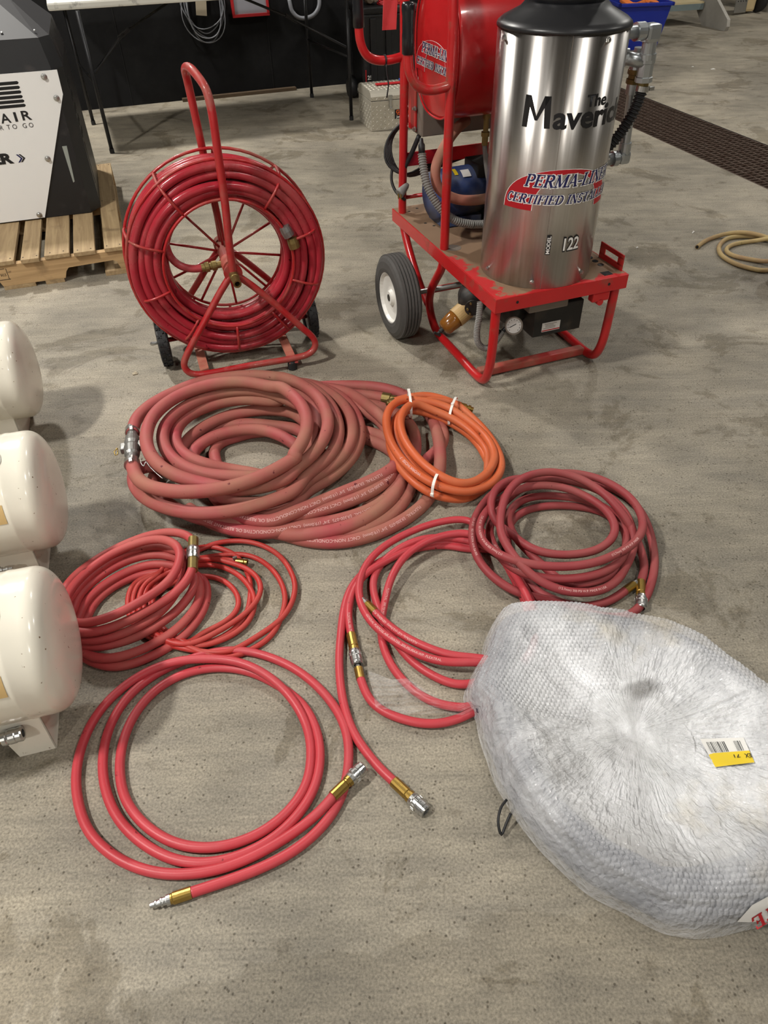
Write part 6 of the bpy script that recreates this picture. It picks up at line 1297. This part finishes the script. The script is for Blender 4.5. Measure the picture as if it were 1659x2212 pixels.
# flap pulled to a point on the left
Z = np.maximum(Z, .003)
V = np.stack([X, Y, Z], 2).reshape(-1, 3); fs = []
for i in range(NRr - 1):
    b0_ = i * NT
    fs += [(b0_ + j, b0_ + (j + 1) % NT, b0_ + NT + (j + 1) % NT, b0_ + NT + j) for j in range(NT)]
mb = MB(); mb.add(V, fs, True); mb.f.append(tuple(range(NT))[::-1]); mb.sm.append(False); ow = mb.build('stretch_wrap', 'stretch_film', wr)
cov = np.interp(rho, [0, .3, .5, .72, .85, 1.0], [.93, .93, .90, .78, .60, .56])[:, None] * (1 + .10 * pnoise(th, 9, 21)[None]); hx, hy = [float(q) for q in (P(1393, 1487, .08)[:2] - WC)]
cov = np.clip(cov - .06 * ba, .3, 1.0) * (1 - .6 * np.exp(-(((X - hx) * .8 + (Y - hy) * .3) / .035) ** 4 - (((Y - hy) * .95 - (X - hx) * .3) / .020) ** 4)); cov = np.clip(cov, .06, 1.0).astype(np.float32).ravel()
at_ = ow.data.attributes.new('cover', 'FLOAT', 'POINT'); at_.data.foreach_set('value', cov)
def wsurf(px, py, off=.0015):
    z_ = .08
    for _ in range(6):
        p_ = P(px, py, z_); x_, y_ = p_[0] - WC[0], p_[1] - WC[1]; t = math.atan2(y_, x_) % (2 * np.pi); r_ = math.hypot(x_, y_) / np.interp(t, th, Rth); i = int(np.clip(np.searchsorted(rho, r_), 0, NRr - 1)); j = int(t / (2 * np.pi) * NT) % NT
        z_ = .5 * z_ + .5 * (Z[max(0, i - 3):i + 4, max(0, j - 8):j + 9].max() + off)
    return np.array([x_, y_, z_])
# the coil inside: turns of grey hose
for k, (rf_, zz) in enumerate(((.885, .030), (.77, .030), (.825, .066))):
    q = [(rf_ * np.interp(t, th, Rth) * math.cos(t), rf_ * np.interp(t, th, Rth) * math.sin(t), zz) for t in np.linspace(0, 2 * math.pi, 80, endpoint=False)]
    mb = MB(); mb.tube(q, .027, 14, closed=True, spline=False); mb.build('inner_hose', 'wrapped_hose', wr)
# shipping label under the film edge, barcode and yellow strip
def wquad(cs, n, m, mat, name, off, par=wr):
    vs = []; (a, b_, c, d) = [np.array(x, float) for x in cs]
    zs_ = []
    for i in range(n + 1):
        for j in range(m + 1):
            u_, v_ = i / n, j / m; q = (a * (1 - u_) + b_ * u_) * (1 - v_) + (d * (1 - u_) + c * u_) * v_; vs.append(wsurf(q[0], q[1], off))
    mb = MB(); mb.add(vs, [(i * (m + 1) + j, (i + 1) * (m + 1) + j, (i + 1) * (m + 1) + j + 1, i * (m + 1) + j + 1) for i in range(n) for j in range(m)], True); return mb.build(name, mat, par)
LB = ((1512, 1596), (1606, 1593), (1630, 1647), (1545, 1657))
def lq(u_, v_): a, b_, c, d = [np.array(x, float) for x in LB]; return tuple((a * (1 - u_) + b_ * u_) * (1 - v_) + (d * (1 - u_) + c * u_) * v_)
def lrect(u0, v0, u1, v1): return (lq(u0, v0), lq(u1, v0), lq(u1, v1), lq(u0, v1))
lab_ = wquad(LB, 6, 5, 'label_white', 'shipping_label', .003)
wquad(lrect(0, .52, 1, 1), 6, 4, 'label_yellow', 'yellow_strip', .0042, lab_)
u_ = .10
rngb = random.Random(2)
while u_ < .88:
    w_ = rngb.choice((.008, .012, .02)); 
    if not .52 < u_ < .70: wquad(lrect(u_, .12, u_ + w_, .50), 1, 3, 'decal_black', 'barcode_bar', .0046, lab_)
    u_ += w_ + rngb.choice((.012, .018, .03))
def wtext(txt, p0, p1, up, mat, name, par, off=.005, bold=.01):
    """letters laid on the wrap; p0 start pixel of baseline, p1 end pixel, up pixel vector of cap height"""
    v_, f_ = text_faces(txt, bold); w_ = v_[:, 0].max(); p0, p1, up = np.array(p0, float), np.array(p1, float), np.array(up, float)
    mb = MB(); mb.add([wsurf(*(p0 + (p1 - p0) * a / w_ + up * b__), off) for a, b__ in v_], f_); return mb.build(name, mat, par)
wtext('EX', (1621, 1627), (1607, 1628), (4, 9), 'decal_black', 'letters', lab_, .006)
wtext('71', (1597, 1629), (1584, 1630), (3, 7), 'decal_black', 'letters', lab_, .006)
wquad(((1592, 1992), (1625, 1955), (1690, 1920), (1690, 1990)), 6, 4, 'label_white', 'printed_tape', .003)
def wserif(txt, p0, p1, up, mat, name, par, off):
    v_, f_, tw = serif_text(txt, .01, .0); p0, p1, up = np.array(p0, float), np.array(p1, float), np.array(up, float)
    mb = MB(); mb.add([wsurf(*(p0 + (p1 - p0) * a / tw + up * b__), off) for a, b__ in v_], f_); return mb.build(name, mat, par)
wserif('T', (1668, 1958), (1648, 1969), (11, 24), 'decal_red', 'letter', wr, .006)
wserif('E', (1645, 1971), (1622, 1985), (11, 24), 'decal_red', 'letter', wr, .006)
# black cable tie sticking out of the wrap
q = [P(1094, 1728, .03), P(1082, 1745, .035), P(1076, 1775, .03), P(1083, 1803, .012), P(1093, 1780, .02), P(1103, 1757, .03)]; q = [x - np.array([WC[0], WC[1], 0]) for x in q]
mb = MB(); mb.tube(q, .0028, 8, step=.006); mb.build('black_cable_tie', 'rubber_black', wr)
# loose tail of clear film lying over the red hoses
fx = np.linspace(0, 1, 60); fy = np.linspace(0, 1, 26); vs = []; rng = np.random.default_rng(8); W1 = rng.normal(size=(8, 4))
top_ = [(1050, 1505), (985, 1522), (935, 1498), (880, 1465), (845, 1468), (795, 1448)]; bot_ = [(1050, 1520), (1000, 1546), (940, 1540), (885, 1546), (838, 1532), (812, 1530)]
for i, a in enumerate(fx):
    k = a * 5; i0 = min(4, int(k)); t = k - i0
    for j, b__ in enumerate(fy):
        tp = np.array(top_[i0]) * (1 - t) + np.array(top_[i0 + 1]) * t; bt = np.array(bot_[i0]) * (1 - t) + np.array(bot_[i0 + 1]) * t; q = tp * (1 - b__) + bt * b__
        z_ = .024 + .012 * math.sin(math.pi * b__) * (1 - .3 * a)
        for w in W1: z_ += .0035 * math.sin(w[0] * 9 * a + w[1] * 14 * b__ + 3 * w[2]) * abs(w[3])
        p_ = P(q[0], q[1], max(.022, z_)); vs.append((p_[0] - WC[0], p_[1] - WC[1], p_[2]))
fs = [(i * 26 + j, (i + 1) * 26 + j, (i + 1) * 26 + j + 1, i * 26 + j + 1) for i in range(59) for j in range(25)]
mb = MB(); mb.add(vs, fs, True); mb.build('loose_film', 'loose_film_mat', wr)
